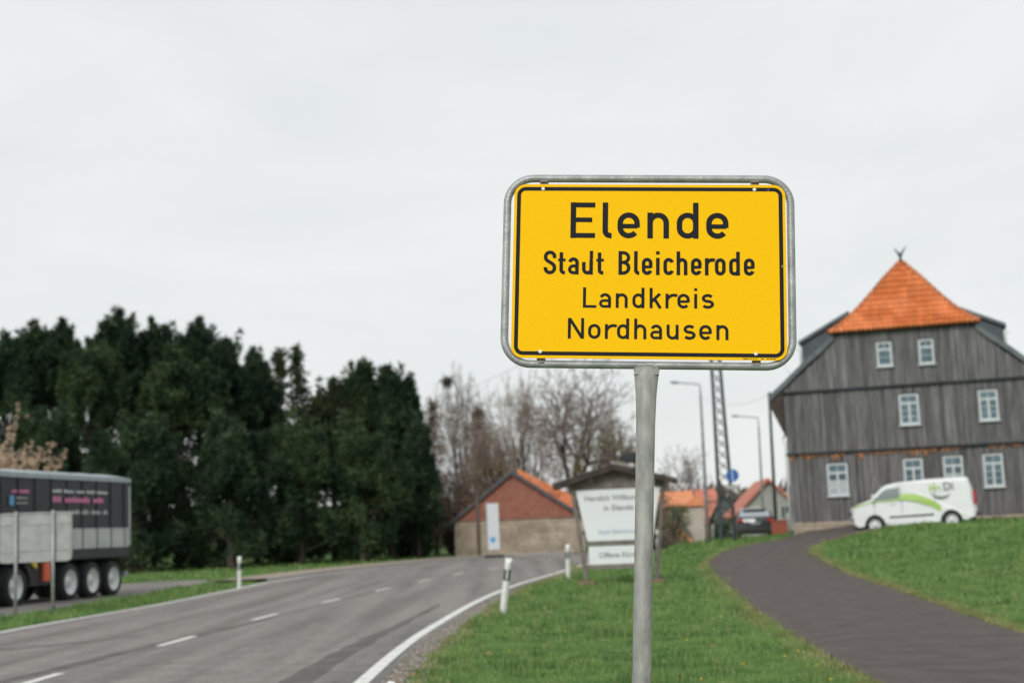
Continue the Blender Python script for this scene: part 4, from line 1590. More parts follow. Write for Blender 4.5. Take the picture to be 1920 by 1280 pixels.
def delineator():
    t_ = thing('delineator_post', 'x', 'delineator', group='white roadside delineator posts')
    def sec_(z0, z1, m, nm, top=False):
        mb = MB()
        pl = [(-.06, .04), (0, -.055), (.06, .04)]
        pl = [(-.062, .045), (-.05, -.01), (-.012, -.06), (.012, -.06), (.05, -.01), (.062, .045)]
        if top:
            v0 = [(x_, y_, z0) for x_, y_ in pl]
            v1 = [(x_, y_, z1 - (.10 if y_ < -.03 else (.04 if y_ < 0.02 else 0))) for x_, y_ in pl]
            mb.add(v0 + v1, [tuple(range(6))[::-1], tuple(range(6, 12))] + [(i, (i + 1) % 6, 6 + (i + 1) % 6, 6 + i) for i in range(6)])
        else:
            mb.prism(pl, z0, z1, lambda u, v, w_: (u, v, w_))
        return mb.build(nm, m, t_)
    sec_(-.15, .60, M_dwh, 'shaft')
    b0 = sec_(.601, .80, M_dbk, 'black_band')
    MB().span((-.02, -.066, .63), (.02, -.060, .79)).build('reflector', M_refl, b0)
    sec_(.801, 1.0, M_dwh, 'cap', True)
    return t_


d1 = delineator()
d1.location = (-0.36, 25.8, 0)
d1.rotation_euler = (0, R(8.5), 0)
d1['label'] = 'nearest white roadside post with black band, leaning right at the edge of the verge'
for (px_, Y_, lb, ln) in ((1065.5, 41.5, 'upright white roadside post with black band between the leaning post and the welcome board', 1.5), (448, 44.5, 'white roadside post on the far side of the road beside the truck', 1),
                          (1237, 66, 'small far white post just right of the main sign pole', 0)):
    x_ = P(px_, 1085, Y_).x
    c_ = copy_thing(d1, (x_, Y_, tz(x_, Y_)), 0, lb)
    c_.rotation_euler = (0, R(ln), 0)

# ------------------------------------------------------------------ welcome board
M_bwood = mat('brown_oiled_wood', (0.085, 0.06, 0.05), 0.8, col2=(0.14, 0.105, 0.085), nscale=4, stretch=(1, 1, 6))
M_bgw = mat('grey_board_wood', (0.13, 0.115, 0.10), 0.85, col2=(0.2, 0.18, 0.16), nscale=4, objvar=.15)
M_bwhite = mat('white_board_paint', (0.72, 0.75, 0.76), 0.5)
M_ink = mat('faded_grey_ink', (0.22, 0.24, 0.24), 0.6)
M_ink2 = mat('faded_blue_ink', (0.36, 0.46, 0.55), 0.6)
M_bluedk = mat('blackish_slate', (0.014, 0.016, 0.02), 0.6)
WY = 36.8
wc = X_at(1166, WY)
wb = thing('welcome_board', 'roofed wooden welcome board reading Herzlich Willkommen in Elende on the grass', 'welcome board', (wc, WY, 0), R(-9))


def wz(py_, px_=1160):
    return ZH(px_, py_, WY)


def wx(px_, py_):
    return (P(px_, py_, WY).x - wc) / math.cos(R(9))


zt1, zt0 = wz(916, 1165), wz(1012, 1165)
xTL, xTR, xBL, xBR = wx(1080, 920), wx(1236, 912), wx(1102, 1012), wx(1222, 1005)
MB().prism([(xBL, zt0), (xBR, zt0), (xTR, zt1), (xTL, zt1)], -.03, 0, lambda u, v, w_: (u, w_, v)).build('main_panel', M_bwhite, wb)
zs1, zs0 = wz(1022, 1165), wz(1056, 1165)
MB().span((xBL + .02, -.03, zs0), (xBR - .02, 0, zs1)).build('lower_panel', M_bwhite, wb)
zmid = (zt0 + zs1) / 2
MB().span((xBL - .02, -.04, zs1 + .015), (xBR + .02, .03, zt0 - .015)).build('rail', M_bgw, wb)
MB().span((xBL - .02, -.04, zs0 - .12), (xBR + .02, .03, zs0 - .004)).build('rail', M_bgw, wb)
zr0 = zt1 + .01
for (xa_, xb_) in ((xTL - .12, xBL - .06), (xTR + .12, xBR + .06)):
    MB().add([(xa_ - .05, -.06, zt1 + .35), (xa_ + .05, -.06, zt1 + .35), (xa_ + .05, .06, zt1 + .35), (xa_ - .05, .06, zt1 + .35),
              (xb_ - .05, -.06, .05), (xb_ + .05, -.06, .05), (xb_ + .05, .06, .05), (xb_ - .05, .06, .05)],
             [(0, 1, 2, 3), (4, 5, 6, 7), (0, 1, 5, 4), (1, 2, 6, 5), (2, 3, 7, 6), (3, 0, 4, 7)]).build('post', M_bgw, wb, bevel=.01)
    MB().box((xb_, 0, .03), (.42, .4, .14)).build('footing', mat('reddish_footing', (.22, .12, .09), .9, var=.2), wb, bevel=.02)
# boards filling the gable
apx_x, apx_z = wx(1156, 871), wz(871, 1156)
elx, elz = wx(1040, 909), wz(909, 1040)
erx, erz = wx(1268, 899), wz(899, 1268)
nbd = 9
for k in range(nbd):
    a_ = xTL - .12 + (xTR - xTL + .24) * k / nbd
    b2 = xTL - .12 + (xTR - xTL + .24) * (k + 1) / nbd - .008

    def rz_(x_):
        return (np.interp(x_, [elx, apx_x, erx], [elz, apx_z, erz])) - .12
    MB().prism([(a_, zr0), (b2, zr0), (b2, max(rz_(b2), zr0 + .02)), (a_, max(rz_(a_), zr0 + .02))], .002, .03, lambda u, v, w_: (u, w_, v)).build('gable_board', M_bgw, wb)
for (x0_, z0_) in ((elx, elz), (erx, erz)):
    MB().prism([(x0_, z0_), (apx_x, apx_z), (apx_x, apx_z - .13), (x0_, z0_ - .12)], -.34, .34, lambda u, v, w_: (u, w_, v)).build('board_roof', M_under, wb)
    # shingle edges along the top
    nsh = 8
    for k in range(nsh):
        t_ = (k + .5) / nsh
        pt = Vector((x0_, 0, z0_)).lerp(Vector((apx_x, 0, apx_z)), t_)
        ang = math.atan2(apx_z - z0_, apx_x - x0_)
        MB().box((pt.x, 0, pt.z + .025), (abs(apx_x - x0_) / nsh * .96, .70, .02), Matrix.Rotation(-ang if apx_x > x0_ else -(ang - math.pi), 3, 'Y')).build('shingle', M_bwood, wb)
st_ = MB()
for k in range(6):
    st_.box((apx_x - .06 + k * .085, -.30, apx_z + .04 - k * .022 + random.uniform(-.01, .01)), (.07, .10, .055))
st_.build('ridge_stone', mat('pale_stone', (.42, .38, .36), .9, var=.15), wb, bevel=.012)
op = [(wx(a_, b2), wz(b2, a_)) for a_, b2 in ((1160, 861), (1168, 850), (1193, 847), (1193, 868), (1176, 867))]
orn = MB().prism(op, -.12, .02, lambda u, v, w_: (u, w_, v)).build('ridge_ornament', M_bluedk, wb, bevel=.03)
MB().tube([(wx(1159, 853), -.05, wz(846)), (wx(1160, 853), -.05, wz(852)), (wx(1163, 853), -.05, wz(858))], [.03, .065, .03], 8).build('pale_knob', M_alu, orn, smooth=True)
kk = R(90)
text_part('Herzlich Willkommen', .195, wb, ((xTL + xTR) / 2, -.034, zt1 - .28), (kk, 0, 0), M_ink, align='CENTER', bold=.003)
text_part('in Elende', .21, wb, ((xTL + xTR) / 2, -.034, zt1 - .54), (kk, 0, 0), M_ink, align='CENTER', bold=.003)
text_part('Stadt Bleicherode', .15, wb, ((xBL + xBR) / 2, -.034, zt0 + .18), (kk, 0, 0), M_ink2, align='CENTER', bold=.002)
text_part('Offene Kirche', .19, wb, ((xBL + xBR) / 2, -.034, (zs0 + zs1) / 2 - .06), (kk, 0, 0), M_ink, align='CENTER', bold=.003)

# ------------------------------------------------------------------ lamps, mast, poles
M_conc = mat('pole_concrete', (0.19, 0.20, 0.20), 0.85, var=0.2)
M_dkst = mat('dark_steel', (0.06, 0.065, 0.07), 0.6, var=0.3)
M_lhead = mat('lamp_head_grey', (0.30, 0.36, 0.37), 0.5)


def street_lamp(pxb, pyb, pxt, pyt, pxh, pyh, Y_, label):
    base = P(pxb, pyb, Y_)
    zb = tz(base.x, Y_)
    top = P(pxt, pyt, Y_)
    head = P(pxh, pyh, Y_)
    t_ = thing('street_lamp', label, 'street lamp', (base.x, Y_, zb), 0, 'street lamps along the village road')
    bt = Vector((0, 0, -.2))
    tp_ = Vector((top.x - base.x, 0, top.z - zb))
    hd = Vector((head.x - base.x, 0, head.z - zb))
    MB().tube([bt, bt.lerp(tp_, .3), bt.lerp(tp_, .97)], [.085, .075, .05], 10).build('pole', M_conc, t_, smooth=True)
    c1 = bt.lerp(tp_, .96)
    crn = Vector((tp_.x - .02, 0, tp_.z + .28))
    MB().tube([c1, Vector((tp_.x, 0, tp_.z + .1)), crn, crn.lerp(hd, .15), hd.lerp(crn, .25)], [.034] * 5, 8).build('arm', M_lhead, t_, smooth=True)
    dx = (hd - crn).normalized()
    ang = math.atan2(dx.z, dx.x)
    hm = MB()
    hm.tube([hd.lerp(crn, .27), hd.lerp(crn, .22), hd.lerp(crn, .05), hd - dx * -.02, hd + dx * .06], [.04, .085, .10, .085, .03], 10, sq=.6)
    h_ = hm.build('lamp_head', M_lhead, t_, smooth=True)
    MB().tube([hd.lerp(crn, .20) - Vector((0, 0, .045)), hd - Vector((0, 0, .045))], [.06, .06], 8, sq=.5).build('lens', M_lamp, h_, smooth=True)
    return t_


street_lamp(1328, 1015, 1313, 732, 1259, 716, 62.5, 'taller grey street lamp just right of the main sign pole')
street_lamp(1432, 990, 1422, 792, 1373, 779, 80, 'shorter farther street lamp behind the dark parked car')
MY = 60.0
mbp = P(1366, 1020, MY)
mz = tz(mbp.x, MY)
mast = thing('lattice_mast', 'dark riveted lattice power mast rising behind the right end of the main sign', 'lattice mast', (mbp.x, MY, mz))
MH = 11.5
lean = (P(1343, 697, MY).x - mbp.x) / (ZH(1343, 697, MY) - mz)


def mw(z_):
    return 0.30 - 0.125 * z_ / 7.5 if z_ < 9 else 0.15


def mleg(sx, sy_, z_):
    return Vector((lean * z_ + sx * mw(z_), sy_ * mw(z_), z_))


for sx in (-1, 1):
    for sy_ in (-1, 1):
        MB().tube([mleg(sx, sy_, -.2), mleg(sx, sy_, MH * .5), mleg(sx, sy_, MH)], .038, 4).build('leg', M_dkst, mast)
br = MB()
z_ = .2
while z_ < MH - .5:
    st = .46
    br.tube([mleg(-1, -1, z_), mleg(1, -1, z_ + st)], .017, 4)
    br.tube([mleg(1, -1, z_), mleg(-1, -1, z_ + st)], .017, 4)
    br.tube([mleg(-1, 1, z_ + st), mleg(1, 1, z_)], .014, 4)
    for sx in (-1, 1):
        br.tube([mleg(sx, -1, z_), mleg(sx, 1, z_ + st)], .014, 4)
    z_ += st
br.build('bracing', M_dkst, mast)
MB().box(mleg(0, 0, MH), (1.9, .12, .12)).build('cross_arm', M_dkst, mast)
for x_ in (-.85, 0, .85):
    c_ = mleg(0, 0, MH)
    MB().tube([c_ + Vector((x_, 0, .06)), c_ + Vector((x_, 0, .12)), c_ + Vector((x_, 0, .22))], [.05, .07, .04], 8).build('insulator', M_rivet, mast, smooth=True)
# shared-path sign beside the mast
SY = 58.5
sb = P(1380, 1016, SY)
sz = tz(sb.x, SY)
cs = thing('path_sign', 'round blue traffic sign with small grey plate on a thin post by the lattice mast', 'traffic sign', (sb.x, SY, sz))
stp = P(1367, 872, SY)
lt = Vector((stp.x - sb.x, 0, stp.z - sz))
MB().tube([(0, 0, -.2), lt], .032, 8).build('post', M_dkst, cs, smooth=True)
dc = P(1373, 891, SY)
dc = Vector((dc.x - sb.x, -.05, dc.z - sz))
ds_ = MB()
ds_.tube([dc + Vector((0, .012, 0)), dc], .26, 24)
ds_.build('disc', mat('sign_blue', (0.02, 0.11, 0.38), .4), cs)
MB().box(dc + Vector((0, -.008, 0)), (.03, .006, .44)).build('white_bar', M_rivet, cs)
MB().box(dc + Vector((-.03, 0, -.47)), (.42, .02, .20)).build('plate', M_alu, cs, bevel=.01)
# wooden pole and bollards
wp = P(1456, 1004, 66)
pole = MB()
top = P(1442, 735, 66)
wz0 = tz(wp.x, 66)
pole.tube([(0, 0, -.2), (top.x - wp.x, 0, top.z - wz0)], [.085, .065], 10)
po = pole.build('utility_pole', M_dkst, None, smooth=True, loc=(wp.x, 66, wz0))
tag(po, 'thin dark utility pole standing just left of the plank house eave', 'utility pole')
bo0 = None
for px_, Y_, lb in ((1478, 59, 'grey metal bollard close to the left corner of the plank house'), (1336, 70, 'pale short post in the grass between the street lamp and the lattice mast')):
    x_ = X_at(px_, Y_)
    mb = MB().tube([(0, 0, -.1), (0, 0, .85), (0, 0, .95)], [.06, .06, .02], 10)
    tag(mb.build('bollard', M_galv, None, smooth=True, loc=(x_, Y_, tz(x_, Y_))), lb, 'bollard')
x_ = X_at(1462, 64)
tag(MB().box((0, 0, .25), (.75, .35, .55)).box((0, 0, .55), (.82, .42, .06)).build('brick_wall', mat('red_brick', (.38, .11, .07), .85, var=.25, nscale=14), None, bevel=.01, loc=(x_, 64, tz(x_, 64))),
    'low red brick wall stub between the parked car and the bollard', 'wall')

# overhead wires


def wire(a_, b_, sag, label, rad=.006):
    pts = []
    for k in range(33):
        t = k / 32
        p = Vector(a_).lerp(Vector(b_), t)
        p.z -= sag * 4 * t * (1 - t)
        pts.append(p)
    o = MB().tube(pts, rad, 5).build('overhead_wire', M_dkst)
    tag(o, label, 'wire')


mt = Vector((mbp.x, MY, mz)) + mleg(0, 0, MH)
wire(mt + Vector((-.85, 0, .2)), P(700, 792, 100), .8, 'thin power wire running from the lattice mast over the bare trees', .009)
wire(mt + Vector((.85, 0, .2)), Vector((H0.x + 1.2, H0.y + 3.0, 7.6)), .3, 'thin wire from the lattice mast down to the plank house')
wire(Vector((top.x, 66, top.z - .1)), P(1318, 745, 90), .5, 'faint wire from the utility pole towards the village')

# ------------------------------------------------------------------ stone barn with red gable
M_rtile = mat('old_red_tile', (0.27, 0.10, 0.07), 0.8, col2=(0.36, 0.15, 0.10), nscale=5, bump=.4, bscale=10)
M_otile = mat('orange_roof_tile', (0.66, 0.23, 0.10), 0.7, col2=(0.74, 0.30, 0.14), nscale=2)
M_rub = mat('rubble_stone', (0.40, 0.31, 0.24), 0.95, col2=(0.60, 0.50, 0.41), nscale=1.6, bump=.4, bscale=8, objvar=.1)
BY = 86.0
bxL, bxR = X_at(852, BY), X_at(1092, BY)
barn = thing('stone_barn', 'low rubble stone barn with red hung tile gable and orange roof beyond the road bend', 'barn', ((bxL + bxR) / 2, BY, 0), R(-3))
bw = (bxR - bxL) / 2
zw = ZH(970, 972, BY)
za = ZH(960, 884, BY)
xa_ = X_at(963, BY) - (bxL + bxR) / 2
MB().span((-bw, .05, -.3), (bw, 12, zw)).build('wall_core', M_mort, barn)
stones = MB()
z_ = 0.0
while z_ < zw - .05:
    hh = random.uniform(.15, .24)
    x_ = -bw
    while x_ < bw:
        wd = random.uniform(.2, .5)
        stones.box((min(x_ + wd / 2, bw - .05), .02 + random.uniform(-.02, .02), z_ + hh / 2), (wd - .03, .12, hh - .03))
        x_ += wd
    z_ += hh
so = stones.build('stone', M_rub, barn)
so['kind'] = 'stuff'
MB().prism([(-bw - .1, zw), (bw + .1, zw), (xa_, za - .1)], -.06, .2, lambda u, v, w_: (u, w_, v)).build('gable', M_under, barn)
til = MB()
z_ = zw
rowi = 0
while z_ < za - .15:
    f_ = (z_ - zw) / (za - zw)
    x0_ = -bw - .1 + (xa_ + bw + .1) * f_
    x1_ = bw + .1 + (xa_ - bw - .1) * f_
    x_ = x0_ + (.09 if rowi % 2 else 0)
    while x_ < x1_ - .1:
        til.box((x_ + .09, -.085 + random.uniform(-.008, .008), z_ + .1), (.168, .03, .22), Matrix.Rotation(R(-8), 3, 'X'))
        x_ += .18
    z_ += .19
    rowi += 1
to = til.build('hung_tile', M_rtile, barn)
to['kind'] = 'stuff'
for sgn in (-1, 1):
    ex = sgn * (bw + .35)
    ez = zw - .12
    MB().prism([(ex, ez), (xa_, za + .05), (xa_, za - .12), (ex, ez - .14)], -.3, 12.2, lambda u, v, w_: (u, w_, v)).build('roof_slope', M_otile, barn)
    MB().prism([(ex, ez + .01), (xa_, za + .08), (xa_, za - .16), (ex, ez - .2)], -.36, -.305, lambda u, v, w_: (u, w_, v)).build('verge_board', M_slated, barn)
# higher wing whose orange roof shows right of the gable
wing = thing('barn_wing', 'orange tiled roof wing rising behind the stone barn towards the welcome board', 'barn', (X_at(1030, 92), 92, 0), R(-3))
p0, p1, p2, p3 = P(972, 880, 91), P(1000, 876, 97), P(1092, 945, 97), P(1080, 962, 91)
xo = X_at(1030, 92)
MB().span((X_at(985, 92) - xo, .4, -.2), (X_at(1090, 92) - xo, 8, ZH(1040, 968, 92))).build('wall', M_rub, wing)
q0, q1, q2 = P(970, 877, 91), P(1077, 929, 91), P(1086, 962, 91)
MB().prism([(q0.x - xo, q0.z), (q1.x - xo, q1.z), (q2.x - xo, q2.z), (q2.x - xo, q2.z - .3), (q0.x - xo, q0.z - 1.0)], -.3, 7, lambda u, v, w_: (u, w_, v)).build('roof_slope', M_otile, wing)

# banner and post in front of barn
bb = thing('banner_stand', 'tall white banner with a small blue emblem in front of the stone barn', 'banner', (X_at(925, 79), 79, 0), R(5))
zb0, zb1 = ZH(925, 1030, 79), ZH(925, 943, 79)
MB().span((-.32, -.02, max(zb0, .15)), (.32, .02, zb1)).build('cloth', mat('banner_cloth', (.62, .65, .68), .8, var=.05), bb)
MB().tube([(-.36, 0, 0), (-.36, 0, zb1 + .1)], .03, 8).build('pole', M_galv, bb)
MB().box((0, 0, .08), (1.0, .7, .16)).build('base', M_bead, bb, bevel=.02)
MB().tube([(-.05, -.03, zb0 + .55), (-.05, -.022, zb0 + .55)], .16, 14).build('emblem', M_blue, bb)
x_ = X_at(897, 80)
tag(MB().tube([(0, 0, -.1), (0, 0, ZH(897, 930, 80))], .12, 8).build('wooden_post', M_bwood, None, loc=(x_, 80, 0)), 'dark wooden post beside the white banner at the stone barn', 'post')

# ------------------------------------------------------------------ village houses, right background
M_rend = mat('cream_render', (0.48, 0.44, 0.38), 0.9, var=.08, nscale=2)
M_pinkr = mat('pinkish_brick', (0.42, 0.24, 0.20), 0.9, var=.12, nscale=4)
M_gren = mat('grey_green_render', (0.33, 0.34, 0.31), 0.9, var=.08, nscale=2)
M_rroof = mat('red_roof_tile', (0.50, 0.16, 0.11), 0.75, col2=(0.6, 0.22, 0.15), nscale=3)


def gable_house(name, label, x0, x1, Y_, zw_, za_, dep, wm_, rm_, rz_=0, wins=(), z0=-.5, apx=None, chim=None):
    xc = (x0 + x1) / 2
    hwid = (x1 - x0) / 2
    t_ = thing(name, label, 'house', (xc, Y_, 0), R(rz_))
    ax = 0 if apx is None else apx - xc
    MB().prism([(-hwid, z0), (hwid, z0), (hwid, zw_), (ax, za_ - .1), (-hwid, zw_)], 0, dep, lambda u, v, w_: (u, w_, v)).build('wall', wm_, t_)
    for sgn in (-1, 1):
        ex, ez = sgn * (hwid + .35), zw_ - .3
        r_ = MB().prism([(ex, ez), (ax, za_ + .06), (ax, za_ - .12), (ex, ez - .16)], -.35, dep + .35, lambda u, v, w_: (u, w_, v)).build('roof', rm_, t_)
    if chim:
        MB().box((ax + chim, dep * .5, za_ + .35), (.5, .5, 1.3)).build('chimney', M_rroof, t_)
    for (wx_, wz_, ww, wh) in wins:
        f_ = MB().span((wx_ - ww / 2, -.05, wz_ - wh / 2), (wx_ + ww / 2, .02, wz_ + wh / 2)).build('window', M_rend if wm_ is not M_rend else M_frame, t_)
        MB().span((wx_ - ww / 2 + .08, -.062, wz_ - wh / 2 + .08), (wx_ - .03, -.052, wz_ + wh / 2 - .08)).span((wx_ + .03, -.062, wz_ - wh / 2 + .08), (wx_ + ww / 2 - .08, -.052, wz_ + wh / 2 - .08)).build('pane', M_glass, f_)
    return t_


YC = 92
gable_house('village_house', 'pale grey-green gabled house with red ridge behind the dark parked car', X_at(1386, YC), X_at(1502, YC), YC, ZH(1386, 957, YC), ZH(1444, 897, YC), 9, M_gren, M_rroof, -4,
            wins=((-1.0, 1.9, .7, .9), (1.0, 1.9, .7, .9)), apx=X_at(1444, YC))
YD = 118
gable_house('village_house', 'dark grey slate-hung gable house left of the pale one, beside the mast', X_at(1338, YD), X_at(1379, YD), YD, ZH(1358, 965, YD), ZH(1354, 923, YD), 8, M_slate, M_slated, -8)
YE = 125
t_ = thing('village_house', 'far house with steep red roof seen between street lamp and lattice mast', 'house', (X_at(1328, YE), YE, 0), R(12))
MB().span((-1.6, 0, -.5), (1.7, 8, ZH(1328, 970, YE))).build('wall', M_pinkr, t_)
MB().add([(-1.9, -.3, ZH(1320, 985, YE)), (2.0, -.3, ZH(1328, 975, YE)), (2.0, 3.5, ZH(1350, 913, YE)), (-.6, 3.5, ZH(1335, 915, YE)), (2.0, 8, ZH(1330, 975, YE)), (-1.9, 8, ZH(1330, 975, YE))],
         [(0, 1, 2, 3), (3, 2, 4, 5), (0, 3, 5), (1, 4, 2)]).build('roof', M_rroof, t_)
YF = 104
t_ = thing('village_house', 'low house with broad red tiled roof and dormer just right of the main sign pole', 'house', (X_at(1270, YF), YF, 0), R(-5))
hw_ = (X_at(1303, YF) - X_at(1240, YF)) / 2
MB().span((-hw_, 0, -.3), (hw_, 7, ZH(1270, 948, YF))).build('wall', M_pinkr, t_)
MB().add([(-hw_ - .2, -.3, ZH(1270, 950, YF)), (hw_ + .2, -.3, ZH(1270, 948, YF)), (hw_, 3, ZH(1270, 918, YF)), (-hw_, 3, ZH(1270, 920, YF)), (hw_ + .2, 7.3, ZH(1270, 950, YF)), (-hw_ - .2, 7.3, ZH(1270, 950, YF))],
         [(0, 1, 2, 3), (3, 2, 4, 5), (0, 3, 5), (1, 4, 2)]).build('roof', M_otile, t_)
MB().span((-.5, -.06, 1.6), (.3, .02, 2.6)).build('window', M_frame, t_)
MB().span((-.42, -.075, 1.68), (.22, -.065, 2.52)).build('pane', M_glass, t_)
YG = 88
t_ = thing('garden_shed', 'small shed with slanting orange roof and pale end wall beside the shrubs', 'shed', (X_at(1290, YG), YG, 0), R(-6))
a0, a1 = P(1262, 978, YG), P(1297, 1010, YG)
xo = X_at(1290, YG)
MB().span((X_at(1284, YG) - xo, .2, -.1), (X_at(1320, YG) - xo, 4, ZH(1300, 948, YG))).build('wall', M_rend, t_)
MB().prism([(a0.x - xo, a0.z), (a1.x - xo, a1.z), (a1.x - xo, a1.z - .3), (a0.x - xo, a0.z - .3)], -1.2, .15, lambda u, v, w_: (u, w_, v)).build('lean_to_roof', M_otile, t_)
b0_, b1_ = P(1272, 966, YG), P(1294, 992, YG)
MB().prism([(b0_.x - xo, b0_.z), (b1_.x - xo, b1_.z - .1), (b1_.x - xo, b1_.z - .7), (b0_.x - xo, b0_.z - .5)], -.6, .18, lambda u, v, w_: (u, w_, v)).build('slate_roof', M_slate, t_)
MB().prism([(X_at(1281, YG) - xo, ZH(1300, 948, YG)), (X_at(1322, YG) - xo, ZH(1300, 948, YG)), (X_at(1312, YG) - xo, ZH(1300, 925, YG))], 0, 4, lambda u, v, w_: (u, w_, v)).build('roof', M_otile, t_)

# ------------------------------------------------------------------ trees


M_bark = mat('brown_bark', (0.055, 0.042, 0.034), .95, col2=(.10, .08, .065), nscale=6, stretch=(1, 1, .2))
M_pine1 = leaf_mat('dark_pine_needles', (0.018, 0.040, 0.022), (0.058, 0.095, 0.048), transl=.12)
M_pine2 = leaf_mat('mid_pine_needles', (0.022, 0.048, 0.024), (0.075, 0.112, 0.05), transl=.12)
M_olive = leaf_mat('olive_spruce_needles', (0.024, 0.042, 0.020), (0.064, 0.088, 0.038), transl=.1)
M_brownf = leaf_mat('brown_larch_twigs', (0.18, 0.135, 0.105), (0.27, 0.21, 0.165), transl=.2)


def needles(cent, rad, per, ln, wd, upb=.5):
    """cent (n,3), rad (n,3): radiating needle tufts"""
    n = len(cent)
    c = np.repeat(cent, per, 0)
    r = np.repeat(rad, per, 0)
    m = len(c)
    d = rng.normal(size=(m, 3))
    d /= np.linalg.norm(d, axis=1)[:, None]
    p = c + d * r * (rng.uniform(.15, 1, m) ** .5)[:, None]
    dr = d * .8 + np.array([0, 0, upb]) + rng.normal(size=(m, 3)) * .35
    dr /= np.linalg.norm(dr, axis=1)[:, None]
    s_ = np.cross(dr, rng.normal(size=(m, 3)))
    s_ /= np.linalg.norm(s_, axis=1)[:, None] + 1e-9
    l_ = (ln * rng.uniform(.6, 1.4, m))[:, None]
    w_ = (wd * rng.uniform(.6, 1.4, m))[:, None]
    V = np.stack([p - s_ * w_ / 2, p + s_ * w_ / 2, p + dr * l_], 1).reshape(-1, 3)
    T = np.arange(m * 3).reshape(-1, 3)
    return V, T


def branch_tubes(segs, n=4):
    """segs: list of (p0,p1,r0,r1); one prism each"""
    S = len(segs)
    p0 = np.array([s[0] for s in segs])
    p1 = np.array([s[1] for s in segs])
    r0 = np.array([s[2] for s in segs])
    r1 = np.array([s[3] for s in segs])
    d = p1 - p0
    d /= np.linalg.norm(d, axis=1)[:, None] + 1e-9
    ref = np.where(np.abs(d[:, 2:3]) < .9, np.array([[0, 0, 1.0]]), np.array([[1.0, 0, 0]]))
    a = np.cross(d, ref)
    a /= np.linalg.norm(a, axis=1)[:, None]
    b = np.cross(a, d)
    V = []
    for k in range(n):
        th = 2 * np.pi * k / n
        V.append(p0 + (a * np.cos(th) + b * np.sin(th)) * r0[:, None])
    for k in range(n):
        th = 2 * np.pi * k / n
        V.append(p1 + (a * np.cos(th) + b * np.sin(th)) * r1[:, None])
    V = np.stack(V, 1).reshape(-1, 3)
    base = np.arange(S) * 2 * n
    T = []
    for k in range(n):
        k2 = (k + 1) % n
        T.append(np.stack([base + k, base + k2, base + n + k2], 1))
        T.append(np.stack([base + k, base + n + k2, base + n + k], 1))
    return V, np.concatenate(T)


